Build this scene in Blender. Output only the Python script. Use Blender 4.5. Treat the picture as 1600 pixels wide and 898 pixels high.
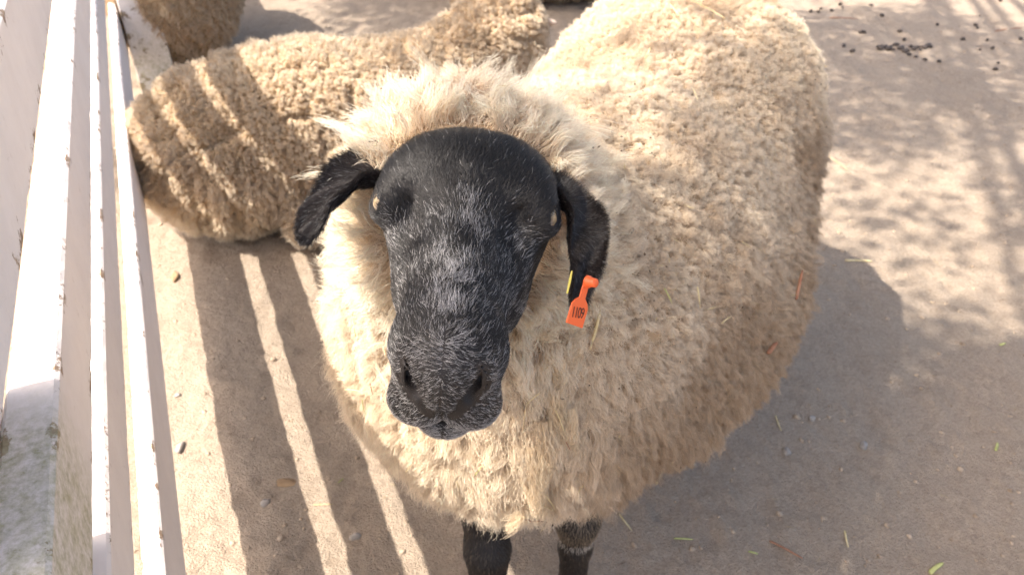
import bpy, math, random
import numpy as np
from mathutils import Vector, Matrix

for o in list(bpy.data.objects): bpy.data.objects.remove(o)
scene = bpy.context.scene
col = scene.collection
rng = np.random.default_rng(7)
random.seed(7)
R = math.radians

# ------------------------------------------------------------------ camera, sky, sun, exposure
CAM = np.array([0.0, 0.0, 1.40]); PITCH = R(35.4); FPX = 1300.0
cam_d = bpy.data.cameras.new('camera'); cam = bpy.data.objects.new('camera', cam_d); col.objects.link(cam)
cam.location = CAM; cam.rotation_euler = (R(90) - PITCH, 0, 0)
cam_d.sensor_width = 36; cam_d.lens = FPX / 1600 * 36; cam_d.clip_start = 0.02; cam_d.clip_end = 2000
cam_d.dof.use_dof = True; cam_d.dof.focus_distance = 0.78; cam_d.dof.aperture_fstop = 10.0
scene.camera = cam

SH = np.array([0.580, 0.240])            # how far a shadow runs on the ground for each metre of height
sun_dir = np.array([-SH[0], -SH[1], 1.0]); sun_dir /= np.linalg.norm(sun_dir)      # towards the sun
sun_d = bpy.data.lights.new('sun', 'SUN'); sun = bpy.data.objects.new('sun', sun_d); col.objects.link(sun)
sun_d.energy = 3.7; sun_d.angle = R(0.53); sun_d.color = (1.0, 0.96, 0.90)
sun.rotation_euler = Vector(sun_dir).to_track_quat('Z', 'Y').to_euler()
world = bpy.data.worlds.new('World'); scene.world = world; world.use_nodes = True
wn = world.node_tree.nodes; wl = world.node_tree.links
sky = wn.new('ShaderNodeTexSky'); sky.sky_type = 'NISHITA'; sky.sun_disc = False
sky.sun_elevation = math.asin(sun_dir[2]); sky.sun_rotation = math.atan2(sun_dir[0], sun_dir[1])
sky.dust_density = 5.0; sky.ozone_density = 0.6
bg = wn['Background']; bg.inputs['Strength'].default_value = 0.15
wl.new(sky.outputs['Color'], bg.inputs['Color'])
vs = scene.view_settings; vs.view_transform = 'Standard'; vs.look = 'None'; vs.gamma = 1.0; vs.use_curve_mapping = False
vs.exposure = 1.5
vs.use_white_balance = True; vs.white_balance_temperature = 6850; vs.white_balance_tint = 12
scene.cycles.max_bounces = 6; scene.cycles.diffuse_bounces = 4; scene.cycles.glossy_bounces = 2
scene.cycles.transmission_bounces = 3; scene.cycles.transparent_max_bounces = 6
scene.cycles_curves.shape = 'RIBBONS' if hasattr(scene, 'cycles_curves') else None

HAIR = 1.0                                # share of strands grown

# ------------------------------------------------------------------ helpers
def tag(o, label=None, cat=None, group=None, kind=None):
    if label: o['label'] = label
    if cat: o['category'] = cat
    if group: o['group'] = group
    if kind: o['kind'] = kind
    return o

def empty(name, loc=(0, 0, 0)):
    o = bpy.data.objects.new(name, None); o.empty_display_size = 0.05; o.location = loc; col.objects.link(o); return o

def mesh_obj(name, verts, faces, mats, parent=None, smooth=True, slots=None):
    me = bpy.data.meshes.new(name)
    verts = np.asarray(verts, dtype=np.float32)
    if isinstance(faces, np.ndarray):
        k = faces.shape[1]; nf = len(faces)
        me.vertices.add(len(verts)); me.vertices.foreach_set('co', verts.ravel())
        me.loops.add(nf * k); me.loops.foreach_set('vertex_index', faces.ravel().astype(np.int32))
        me.polygons.add(nf); me.polygons.foreach_set('loop_start', (np.arange(nf) * k).astype(np.int32))
        me.update(calc_edges=True)
    else:
        me.from_pydata([tuple(v) for v in verts], [], [tuple(f) for f in faces])
    if not isinstance(mats, (list, tuple)): mats = [mats]
    for m in mats: me.materials.append(m)
    if slots is not None: me.polygons.foreach_set('material_index', np.asarray(slots, dtype=np.int32))
    me.polygons.foreach_set('use_smooth', np.full(len(me.polygons), smooth))
    me.validate(); me.update()
    o = bpy.data.objects.new(name, me); col.objects.link(o)
    if parent is not None:
        o.parent = parent; o.matrix_parent_inverse = Matrix.Translation(-Vector(parent.location))
    return o

def nrm(v):
    v = np.asarray(v, dtype=np.float64)
    return v / np.maximum(np.linalg.norm(v, axis=-1, keepdims=True), 1e-9)

_perm = np.random.default_rng(3).random((64, 64, 64)).astype(np.float32)
def vnoise(p, s):
    """smooth value noise in -1..1 at feature size s"""
    q = np.asarray(p, dtype=np.float64) / s + 400.37
    i = np.floor(q).astype(np.int64); f = q - i; f = f * f * (3 - 2 * f)
    i0 = i % 64; i1 = (i + 1) % 64
    x0, y0, z0 = i0[..., 0], i0[..., 1], i0[..., 2]; x1, y1, z1 = i1[..., 0], i1[..., 1], i1[..., 2]
    fx, fy, fz = f[..., 0], f[..., 1], f[..., 2]
    g = _perm
    a = (g[x0, y0, z0] * (1 - fx) + g[x1, y0, z0] * fx) * (1 - fy) + (g[x0, y1, z0] * (1 - fx) + g[x1, y1, z0] * fx) * fy
    b = (g[x0, y0, z1] * (1 - fx) + g[x1, y0, z1] * fx) * (1 - fy) + (g[x0, y1, z1] * (1 - fx) + g[x1, y1, z1] * fx) * fy
    return (a * (1 - fz) + b * fz) * 2 - 1

def pix_ray(px, py):
    c, s = math.cos(PITCH), math.sin(PITCH)
    u = (px - 800) / FPX; v = (449 - py) / FPX
    d = np.array([u, c + v * s, -s + v * c]); return d / np.linalg.norm(d)
def on_ground(px, py, z=0.0):
    d = pix_ray(px, py); t = (z - CAM[2]) / d[2]; return CAM + d * t

# signed distances (arrays of points P[...,3])
def smin(a, b, k):
    h = np.clip(0.5 + 0.5 * (b - a) / k, 0, 1); return b * (1 - h) + a * h - k * h * (1 - h)
def smax(a, b, k): return -smin(-a, -b, k)
def ell(P, c, r, M=None):
    q = P - np.asarray(c, dtype=P.dtype)
    if M is not None: q = q @ np.asarray(M, dtype=P.dtype)      # columns of M are the axes
    r = np.asarray(r, dtype=P.dtype)
    k0 = np.sqrt(((q / r) ** 2).sum(-1)); k1 = np.sqrt(((q / (r * r)) ** 2).sum(-1))
    return k0 * (k0 - 1) / np.maximum(k1, 1e-6)
def cone(P, a, b, ra, rb):
    a = np.asarray(a, dtype=P.dtype); b = np.asarray(b, dtype=P.dtype); ab = b - a
    t = np.clip(((P - a) @ ab) / (ab @ ab), 0, 1)
    return np.sqrt(((P - a - t[..., None] * ab) ** 2).sum(-1)) - (ra + (rb - ra) * t)

def surface_nets(f, lo, hi, h):
    lo = np.asarray(lo, float); hi = np.asarray(hi, float)
    n = np.ceil((hi - lo) / h).astype(int) + 1
    ax = [lo[i] + h * np.arange(n[i]) for i in range(3)]
    V = np.empty(n, dtype=np.float32)
    for i in range(0, n[0], 24):                                 # in slabs, to stay small
        P = np.stack(np.meshgrid(ax[0][i:i + 24], ax[1], ax[2], indexing='ij'), -1).astype(np.float32)
        V[i:i + 24] = f(P)
    S = V < 0
    cnt = np.zeros(n - 1, np.int8); acc = np.zeros(tuple(n - 1) + (3,), np.float32)
    def sl(o): return tuple(slice(o[d], n[d] - 1 + o[d]) for d in range(3))
    corners = [(i, j, k) for i in (0, 1) for j in (0, 1) for k in (0, 1)]
    for a in corners:
        for d in range(3):
            if a[d]: continue
            b = list(a); b[d] = 1; b = tuple(b)
            va, vb = V[sl(a)], V[sl(b)]; x = S[sl(a)] != S[sl(b)]
            t = np.where(x, va / np.where(x, va - vb, 1), 0)
            cnt += x
            for e in range(3):
                acc[..., e] += np.where(x, a[e] + (t if e == d else 0), 0)
    on = cnt > 0
    idx = np.full(n - 1, -1, np.int64); idx[on] = np.arange(on.sum())
    cells = np.argwhere(on)
    verts = lo + h * (cells + acc[on] / cnt[on][:, None])
    faces = []
    for d in range(3):
        e, g = [(1, 2), (2, 0), (0, 1)][d]
        s0 = [slice(1, n[i] - 1) for i in range(3)]; s1 = list(s0)
        s0[d] = slice(0, n[d] - 1); s1[d] = slice(1, n[d])
        A, B = S[tuple(s0)], S[tuple(s1)]
        for flip, m in ((0, A & ~B), (1, ~A & B)):
            c = np.argwhere(m)
            for i in range(3):
                if i != d: c[:, i] += 1
            o = np.zeros(3, int)
            def at(de, dg):
                q = c.copy(); q[:, e] -= de; q[:, g] -= dg; return idx[q[:, 0], q[:, 1], q[:, 2]]
            quad = np.stack([at(1, 1), at(0, 1), at(0, 0), at(1, 0)], 1)
            faces.append(quad[:, ::-1] if flip else quad)
    faces = np.concatenate(faces)
    for _ in range(2):
        g, v = grad(f, verts); verts = verts - g * v[:, None]
    return verts, faces

def grad(f, P, e=0.0015):
    P = np.asarray(P, np.float64); g = np.empty_like(P)
    for d in range(3):
        q = P.copy(); q[:, d] += e; r = P.copy(); r[:, d] -= e
        g[:, d] = (f(q) - f(r)) / (2 * e)
    v = f(P); L = np.linalg.norm(g, axis=1)
    return nrm(g), v / np.maximum(L, 0.3)

def tri_sample(verts, faces, n, rnd):
    t = np.concatenate([faces[:, [0, 1, 2]], faces[:, [0, 2, 3]]])
    a, b, c = verts[t[:, 0]], verts[t[:, 1]], verts[t[:, 2]]
    ar = np.linalg.norm(np.cross(b - a, c - a), axis=1) / 2
    k = rnd.choice(len(t), n, p=ar / ar.sum())
    u = rnd.random((n, 2)); s = np.sqrt(u[:, :1]); v = u[:, 1:]
    return a[k] * (1 - s) + b[k] * s * (1 - v) + c[k] * s * v, ar.sum()

def even_sample(verts, faces, spacing, rnd):
    """about one point in each cube of side spacing that the surface crosses"""
    _, area = tri_sample(verts, faces, 4, rnd)
    P, _ = tri_sample(verts, faces, int(area / spacing ** 2 * 5), rnd)
    key = np.floor(P / spacing).astype(np.int64); h = (key[:, 0] * 73856093) ^ (key[:, 1] * 19349663) ^ (key[:, 2] * 83492791)
    _, first = np.unique(h, return_index=True)
    return P[first]

# ------------------------------------------------------------------ materials
def new_mat(name):
    m = bpy.data.materials.new(name); m.use_nodes = True
    nt = m.node_tree; nt.nodes.clear()
    out = nt.nodes.new('ShaderNodeOutputMaterial')
    return m, nt, out
def N(nt, t, **kw):
    n = nt.nodes.new(t)
    for k, v in kw.items():
        if k in n.inputs: n.inputs[k].default_value = v
        else: setattr(n, k, v)
    return n
def ramp(nt, fac, stops):
    r = nt.nodes.new('ShaderNodeValToRGB'); e = r.color_ramp.elements
    while len(e) < len(stops): e.new(0.5)
    for i, (p, c) in enumerate(stops):
        e[i].position = p; e[i].color = tuple(c) + (1,) if len(c) == 3 else c
    nt.links.new(fac, r.inputs['Fac']); return r.outputs['Color']
def mix(nt, fac, a, b, mode='MIX'):
    n = nt.nodes.new('ShaderNodeMix'); n.data_type = 'RGBA'; n.blend_type = mode
    for sock, v in ((n.inputs[0], fac), (n.inputs[6], a), (n.inputs[7], b)):
        if isinstance(v, bpy.types.NodeSocket): nt.links.new(v, sock)
        elif isinstance(v, (int, float)): sock.default_value = v
        else: sock.default_value = tuple(v) + (1,)
    return n.outputs[2]
def noise(nt, vec, scale, detail=4, rough=0.55, dist=0.0):
    n = N(nt, 'ShaderNodeTexNoise', Scale=scale, Detail=detail, Roughness=rough, Distortion=dist)
    if vec is not None: nt.links.new(vec, n.inputs['Vector'])
    return n.outputs['Fac']
def principled(name, base, rough=0.6, spec=0.4, **kw):
    m, nt, out = new_mat(name)
    b = N(nt, 'ShaderNodeBsdfPrincipled', Roughness=rough); b.inputs['Specular IOR Level'].default_value = spec
    b.inputs['Base Color'].default_value = tuple(base) + (1,)
    for k, v in kw.items(): b.inputs[k].default_value = v
    nt.links.new(b.outputs[0], out.inputs[0]); return m, nt, b

def obj_coord(nt): return nt.nodes.new('ShaderNodeTexCoord').outputs['Object']

def wool_material(name, strand):
    """strand colour comes from the curve attribute 'tint'; the skin below is darkened for the shade deep in the wool"""
    m, nt, out = new_mat(name)
    if strand:
        at = N(nt, 'ShaderNodeAttribute', attribute_name='tint'); c = at.outputs['Color']
    else:
        co = obj_coord(nt)
        c = ramp(nt, noise(nt, co, 40, 5, 0.65), [(0.3, (0.32, 0.225, 0.14)), (0.7, (0.48, 0.36, 0.235))])  # skin tone darkened to stand for light lost between the locks
    d = nt.nodes.new('ShaderNodeBsdfDiffuse'); t = nt.nodes.new('ShaderNodeBsdfTranslucent')
    nt.links.new(c, d.inputs[0]); nt.links.new(c, t.inputs[0])
    mx = nt.nodes.new('ShaderNodeMixShader'); mx.inputs[0].default_value = 0.28 if strand else 0.0
    nt.links.new(d.outputs[0], mx.inputs[1]); nt.links.new(t.outputs[0], mx.inputs[2])
    nt.links.new(mx.outputs[0], out.inputs[0]); return m
M_wool = wool_material('wool_strand', True)
M_skin = wool_material('wool_skin', False)

def fur_material():
    m, nt, out = new_mat('black_fur')
    at = N(nt, 'ShaderNodeAttribute', attribute_name='tint')
    b = N(nt, 'ShaderNodeBsdfPrincipled', Roughness=0.36); b.inputs['Specular IOR Level'].default_value = 0.6
    nt.links.new(at.outputs['Color'], b.inputs['Base Color'])
    nt.links.new(b.outputs[0], out.inputs[0]); return m
M_fur = fur_material()
M_hide, _nt, _b = principled('black_hide', (0.012, 0.010, 0.010), 0.55, 0.35)
_nt.links.new(ramp(_nt, noise(_nt, obj_coord(_nt), 60, 5), [(0.3, (0.008, 0.007, 0.007)), (0.75, (0.022, 0.017, 0.015))]), _b.inputs['Base Color'])
M_nose, _nt, _b = principled('nose_leather', (0.016, 0.013, 0.013), 0.38, 0.5)
M_pale, _nt, _b = principled('pale_hide', (0.55, 0.42, 0.33), 0.6, 0.3)

# ------------------------------------------------------------------ strands
def strands_object(name, pts, radius, tint, mat, parent):
    """pts (n, m, 3), radius (n, m) or (m,), tint (n, 3) or (n, m, 3): one hair-curves object"""
    n, m, _ = pts.shape
    hc = bpy.data.hair_curves.new(name)
    hc.add_curves([m] * n)
    hc.attributes['position'].data.foreach_set('vector', pts.astype(np.float32).ravel()) if 'position' in hc.attributes else hc.points.foreach_set('position', pts.astype(np.float32).ravel())
    rad = np.broadcast_to(radius, (n, m)).astype(np.float32)
    a = hc.attributes.get('radius') or hc.attributes.new('radius', 'FLOAT', 'POINT'); a.data.foreach_set('value', np.ascontiguousarray(rad).ravel())
    if tint.ndim == 2:
        a = hc.attributes.new('tint', 'FLOAT_COLOR', 'CURVE'); c = np.concatenate([tint, np.ones((n, 1))], 1)
    else:
        a = hc.attributes.new('tint', 'FLOAT_COLOR', 'POINT'); c = np.concatenate([tint, np.ones((n, m, 1))], 2)
    a.data.foreach_set('color', c.astype(np.float32).ravel())
    hc.materials.append(mat)
    o = bpy.data.objects.new(name, hc); col.objects.link(o)
    if parent is not None:
        o.parent = parent; o.matrix_parent_inverse = Matrix.Translation(-Vector(parent.location))
    return o

def frame_of(d):
    h = np.where(np.abs(d[:, 2:3]) < 0.9, np.array([[0, 0, 1.0]]), np.array([[1.0, 0, 0]]))
    u = nrm(np.cross(h, d)); v = np.cross(d, u); return u, v

def tuft(P, D, L, size, pull):
    """draw the tips of neighbouring locks together: how far each tip shifts"""
    Q = P + 0.4 * size * np.stack([vnoise(P + 2, size), vnoise(P + 6, size), vnoise(P + 11, size)], 1)
    key = np.floor(Q / size).astype(np.int64); h = (key[:, 0] * 73856093) ^ (key[:, 1] * 19349663) ^ (key[:, 2] * 83492791)
    _, inv = np.unique(h, return_inverse=True); T = P + D * L[:, None]
    c = np.stack([np.bincount(inv, T[:, i]) / np.bincount(inv) for i in range(3)], 1)
    d = c[inv] - T
    return pull * (d - D * (d * D).sum(1, keepdims=True))

def grow_locks(P, D, L, r_root, r_tip, curl, turns, K, m, rnd, wid, tip_col, root_col, stray=0.25, bend=None, crimp=0.0, waves=3.0):
    """K strands to a lock: they leave the skin over a disc, draw together and wind towards the tip"""
    n = len(P); u, v = frame_of(D)
    K = max(3, int(K * HAIR))
    t = np.linspace(0, 1, m)
    ang = rnd.random((n, K)) * 2 * np.pi; rr = np.sqrt(rnd.random((n, K)))
    ph = rnd.random((n, 1)) * 2 * np.pi + rnd.normal(0, 0.5, (n, K)); hand = np.where(rnd.random((n, 1)) < 0.5, -1, 1)
    len_s = L[:, None] * (1 + rnd.normal(0, 0.13, (n, K)))
    def b(x): return np.asarray(x)[:, None, None] if np.ndim(x) else x
    spread = (b(r_root) * (1 - t) + b(r_tip) * t)[..., :] * rr[..., None]
    cu = b(curl) * t ** 0.8
    wa = ph[..., None] + hand[..., None] * b(turns) * 2 * np.pi * t
    sx = rnd.normal(0, 1, (n, K, 1)) * stray * t * b(r_root); sy = rnd.normal(0, 1, (n, K, 1)) * stray * t * b(r_root)
    x = spread * np.cos(ang)[..., None] + cu * np.cos(wa) + sx
    y = spread * np.sin(ang)[..., None] + cu * np.sin(wa) + sy
    if crimp:
        cp = rnd.random((n, K, 1)) * 6.283; ca = crimp * (0.4 + rnd.random((n, K, 1)))
        x = x + ca * np.sin(cp + waves * 6.283 * t) * np.minimum(1, t * 3); y = y + ca * np.cos(cp * 1.7 + waves * 5.1 * t) * np.minimum(1, t * 3)
    z = len_s[..., None] * t - 0.003
    pts = P[:, None, None, :] + x[..., None] * u[:, None, None] + y[..., None] * v[:, None, None] + z[..., None] * D[:, None, None]
    if bend is not None: pts = pts + (t ** 2)[None, None, :, None] * bend[:, None, None, :]
    tc = np.asarray(tip_col); rc = np.asarray(root_col)
    if tc.ndim == 1: tc = np.broadcast_to(tc, (n, 3))
    if rc.ndim == 1: rc = np.broadcast_to(rc, (n, 3))
    w = np.clip((t - 0.35) / 0.6, 0, 1)[None, :, None]
    cl = rc[:, None, :] * (1 - w) + tc[:, None, :] * w
    cl = np.repeat(cl[:, None], K, 1) * (1 + rnd.normal(0, 0.10, (n, K, 1, 1)))
    rad = wid * (1 - 0.55 * t)
    return pts.reshape(n * K, m, 3), np.broadcast_to(rad, (n * K, m)), np.clip(cl.reshape(n * K, m, 3), 0.005, 0.9)

# ================================================================== GROUND
def ground():
    def axis(lo, hi, a, b, step):
        core = np.arange(a, b + step / 2, step); s = step; left = []; x = a
        while x > lo: s *= 1.06; x -= s; left.append(x)
        s = step; right = []; x = core[-1]
        while x < hi: s *= 1.06; x += s; right.append(x)
        return np.concatenate([left[::-1], core, right])
    X = axis(-300, 300, -1.3, 2.6, 0.0085); Y = axis(-300, 400, 0.75, 3.6, 0.0085)
    gx, gy = np.meshgrid(X, Y, indexing='ij'); P = np.stack([gx, gy, np.zeros_like(gx)], -1)
    fade = np.exp(-np.maximum(0, np.hypot(gx, gy) - 8) / 6)
    z = 0.006 * vnoise(P, 0.45) + 0.0035 * vnoise(P + 9, 0.16) + 0.0035 * vnoise(P + 5, 0.06) + 0.0045 * vnoise(P + 3, 0.032) * (1 + vnoise(P + 15, 0.3)) + 0.0028 * vnoise(P + 19, 0.018) * (1 + vnoise(P + 23, 0.2))
    tr = np.clip(vnoise(P + 31, 0.11) - 0.25, 0, 1); z -= 0.016 * tr           # scuffs and hoof prints
    z = z * fade - 0.012
    P[..., 2] = z
    nx, ny = len(X), len(Y); i = np.arange(nx * ny).reshape(nx, ny)
    f = np.stack([i[:-1, :-1], i[1:, :-1], i[1:, 1:], i[:-1, 1:]], -1).reshape(-1, 4)
    m, nt, b = principled('packed_dirt', (0.4, 0.33, 0.26), 0.95, 0.15)
    co = obj_coord(nt)
    c = ramp(nt, noise(nt, co, 1.6, 6, 0.6), [(0.3, (0.44, 0.335, 0.245)), (0.7, (0.55, 0.435, 0.33))])
    c = mix(nt, 0.5, c, ramp(nt, noise(nt, co, 14, 6, 0.7), [(0.3, (0.38, 0.29, 0.215)), (0.7, (0.56, 0.455, 0.35))]))
    c = mix(nt, 0.45, c, ramp(nt, noise(nt, co, 150, 4, 0.7), [(0.3, (0.27, 0.21, 0.16)), (0.5, (0.48, 0.39, 0.30)), (0.75, (0.62, 0.53, 0.43))]))
    vo = N(nt, 'ShaderNodeTexVoronoi', Scale=75.0); nt.links.new(co, vo.inputs['Vector'])
    c = mix(nt, ramp(nt, noise(nt, co, 6, 5, 0.7), [(0.42, (0, 0, 0)), (0.68, (0.55, 0.55, 0.55))]), c, mix(nt, 1.0, c, ramp(nt, vo.outputs['Color'], [(0.15, (0.70, 0.67, 0.64)), (0.8, (1.2, 1.18, 1.16))]), 'MULTIPLY'))
    nt.links.new(c, b.inputs['Base Color'])
    bp = N(nt, 'ShaderNodeBump', Strength=1.0, Distance=0.012)
    h = nt.nodes.new('ShaderNodeMath'); h.operation = 'ADD'
    nt.links.new(noise(nt, co, 60, 6, 0.7), h.inputs[0]); nt.links.new(noise(nt, co, 260, 3, 0.6), h.inputs[1])
    nt.links.new(h.outputs[0], bp.inputs['Height']); nt.links.new(bp.outputs[0], b.inputs['Normal'])
    o = mesh_obj('ground', P.reshape(-1, 3), f, m); tag(o, 'packed pale sandy dirt of the animal pen', kind='structure')
ground()
def ground_z(x, y):
    P = np.array([[x, y, 0.0]])
    z = 0.006 * vnoise(P, 0.45) + 0.0035 * vnoise(P + 9, 0.16) + 0.0035 * vnoise(P + 5, 0.06) + 0.0045 * vnoise(P + 3, 0.032) * (1 + vnoise(P + 15, 0.3)) + 0.0028 * vnoise(P + 19, 0.018) * (1 + vnoise(P + 23, 0.2)) - 0.016 * np.clip(vnoise(P + 31, 0.11) - 0.25, 0, 1)
    return float(z[0]) - 0.012

# ================================================================== FENCE
FD = np.array([-0.3827, 0.9239, 0.0]); FP = np.array([0.9239, 0.3827, 0.0])       # along it, and square to it into the pen
def fence():
    root = empty('fence', tuple(FP * -0.18 + FD * 1.5))
    tag(root, 'white painted wooden rail fence with peeling edges along the left', 'fence')
    m, nt, b = principled('white_fence_paint', (0.8, 0.78, 0.76), 0.55, 0.3)
    co = obj_coord(nt)
    at = N(nt, 'ShaderNodeAttribute', attribute_name='edge')           # 1 on the arrises, where paint wears
    n1 = noise(nt, co, 9, 8, 0.75); n2 = noise(nt, co, 45, 6, 0.7)
    paint = ramp(nt, n1, [(0.3, (0.76, 0.705, 0.68)), (0.65, (0.84, 0.79, 0.765))])
    paint = mix(nt, ramp(nt, n2, [(0.62, (0, 0, 0)), (0.75, (0.6, 0.6, 0.6))]), paint, (0.50, 0.44, 0.39))
    wood = ramp(nt, noise(nt, co, 80, 5), [(0.3, (0.16, 0.10, 0.065)), (0.7, (0.36, 0.26, 0.18))])
    s = nt.nodes.new('ShaderNodeMath'); s.operation = 'MULTIPLY_ADD'; nt.links.new(at.outputs['Fac'], s.inputs[0]); s.inputs[1].default_value = 0.30
    nt.links.new(noise(nt, co, 16, 8, 0.8), s.inputs[2])
    c = mix(nt, ramp(nt, s.outputs[0], [(0.835, (0, 0, 0)), (0.875, (1, 1, 1))]), paint, wood)
    al = N(nt, 'ShaderNodeAttribute', attribute_name='algae')          # green film on the weather side of the near end
    g = nt.nodes.new('ShaderNodeMath'); g.operation = 'MULTIPLY'; nt.links.new(al.outputs['Fac'], g.inputs[0])
    nt.links.new(ramp(nt, noise(nt, co, 75, 8, 0.8), [(0.36, (0.05, 0.05, 0.05)), (0.64, (0.95, 0.95, 0.95))]), g.inputs[1])
    c = mix(nt, g.outputs[0], c, ramp(nt, noise(nt, co, 120, 4), [(0.3, (0.27, 0.26, 0.13)), (0.7, (0.50, 0.48, 0.32))]))
    nt.links.new(c, b.inputs['Base Color'])
    bp = N(nt, 'ShaderNodeBump', Strength=0.35, Distance=0.003); nt.links.new(noise(nt, co, 55, 7, 0.75), bp.inputs['Height']); nt.links.new(bp.outputs[0], b.inputs['Normal'])
    def board(name, p0, p1, z0, z1, s0, s1, step=0.012, along=True, dirt=0):
        """a board p0..p1 across, z0..z1 high, s0..s1 along the fence, arrises chipped"""
        e = 0.004
        if along:
            sec = [(p0, z0 + e), (p0, z1 - e), (p0 + e, z1), ((p0 + p1) / 2, z1), (p1 - e, z1), (p1, z1 - e), (p1, (z0 + z1) / 2), (p1, z0 + e), (p1 - e, z0), (p0 + e, z0)]
            edge = [1, 1, 1, 0, 1, 1, 0, 1, 1, 1]
            ks = np.arange(s0, s1 + step / 2, step)
            V = np.array([[FP * p + FD * k + np.array([0, 0, z]) for (p, z) in sec] for k in ks])
        else:
            sec = [(p0, s0 + e), (p0, s1 - e), (p0 + e, s1), (p1 - e, s1), (p1, s1 - e), (p1, s0 + e), (p1 - e, s0), (p0 + e, s0)]
            edge = [1] * 8
            ks = np.arange(z0, z1 + step / 2, step)
            V = np.array([[FP * p + FD * k + np.array([0, 0, z]) for (p, k) in sec] for z in ks])
        n, q = V.shape[:2]; flat = V.reshape(-1, 3); ed = np.tile(edge, n).astype(float)
        cen = V.mean(1, keepdims=True); out = nrm(V - cen).reshape(-1, 3)
        chip = np.clip(vnoise(flat + 2, 0.05) - 0.35, 0, 1) * 0.005 + np.clip(vnoise(flat + 8, 0.014), 0, 1) * 0.0014
        flat = flat - out * (chip * ed)[:, None] + out * (0.0006 * vnoise(flat, 0.25))[:, None]
        idx = np.arange(n * q).reshape(n, q); nx = np.roll(idx, -1, 1)
        F = [tuple(f) for f in np.stack([idx[:-1], nx[:-1], nx[1:], idx[1:]], -1).reshape(-1, 4)]
        F += [tuple(idx[0][::-1]), tuple(idx[-1])]
        o = mesh_obj(name, flat, F, m, root, smooth=False)
        a = o.data.attributes.new('edge', 'FLOAT', 'POINT'); a.data.foreach_set('value', ed.astype(np.float32))
        sd = flat @ FD; low = flat[:, 2]
        al = np.clip((0.76 - sd) / 0.10, 0, 1) * (1 if dirt == 1 else 0) + (np.clip((0.40 - low) / 0.3, 0, 1) * 0.9 if dirt == 2 else 0)
        a = o.data.attributes.new('algae', 'FLOAT', 'POINT'); a.data.foreach_set('value', al.astype(np.float32))
        return o
    S0, S1 = -1.2, 9.5
    board('rail', -0.2230, -0.1800, 0.957, 1.092, S0, S1)
    board('rail', -0.2290, -0.1800, 0.723, 0.8425, S0, S1, dirt=1)
    board('rail', -0.2240, -0.1930, 0.491, 0.610, S0, S1)
    board('rail', -0.2130, -0.1815, 0.160, 0.354, S0, S1)
    # posts: one stands in the pen side behind the lying animal, one unseen outside near the camera, added to shade the rail top
    board('post', -0.172, -0.02, -0.2, 1.16, 3.78, 3.88, along=False, dirt=2)
    board('post', -0.39, -0.2350, -0.2, 1.16, 0.50, 0.755, along=False)
    board('post', -0.172, 0.0, -0.2, 1.16, 7.95, 8.05, along=False, dirt=2)
fence()

# ================================================================== SHEEP
def axes(d):                              # columns: sideways, along, up
    d = nrm(np.array([d[0], d[1], 0.0])); return np.stack([np.array([-d[1], d[0], 0]), d, np.array([0, 0, 1.0])], 1)

# ---- the standing black-faced sheep
B1 = axes((-0.39, -0.92))
def f_body(P):
    d = ell(P, (0.215, 1.40, 0.575), (0.30, 0.64, 0.285), B1)
    d = smin(d, ell(P, (0.265, 1.33, 0.475), (0.275, 0.44, 0.21), B1), 0.08)
    d = smin(d, ell(P, (0.39, 1.78, 0.645), (0.27, 0.30, 0.265), B1), 0.20)
    d = smin(d, ell(P, (0.07, 1.16, 0.68), (0.255, 0.26, 0.215), B1), 0.12)
    d = smin(d, ell(P, (-0.03, 0.97, 0.60), (0.235, 0.19, 0.235), B1), 0.12)
    d = smin(d, cone(P, (-0.02, 0.98, 0.74), (-0.055, 0.855, 0.92), 0.19, 0.122), 0.12)
    return d

_v = pix_ray(722, 330)
def _roll(w, a):                          # turn w about the line of sight
    c, s = math.cos(a), math.sin(a); return w * c + np.cross(_v, w) * s + _v * (_v @ w) * (1 - c)
HT = R(44)                                # how far the nose points out of the picture towards the viewer
_u = nrm(np.array([0, -math.sin(R(29.7)), -math.cos(R(29.7))])); _w = nrm(np.array([0, -math.cos(R(29.7)), math.sin(R(29.7))]))
hA = nrm(_roll(math.cos(HT) * _u + math.sin(HT) * _w, R(5.0)))
hL = nrm(_roll(np.array([1.0, 0, 0]), R(5.0))); hL = nrm(hL - hA * (hA @ hL)); hN = -np.cross(hL, hA)
HO = CAM + pix_ray(726, 303) * 0.795
HM = np.stack([hL, hA, hN], 1)
def to_head(P): return (P - HO.astype(P.dtype)) @ HM.astype(P.dtype)
def from_head(q): return np.asarray(q) @ HM.T + HO
EYE = np.array([0.0790, -0.014, -0.038])
def nostril(s):
    d = cone(s, (0.0265, 0.170, -0.037), (0.0215, 0.190, -0.056), 0.0072, 0.0092)
    d = np.minimum(d, cone(s, (0.0215, 0.190, -0.056), (0.0055, 0.197, -0.082), 0.0062, 0.0024))
    return np.minimum(d, cone(s, (0.0265, 0.168, -0.037), (0.0350, 0.176, -0.050), 0.0056, 0.0026))
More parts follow.
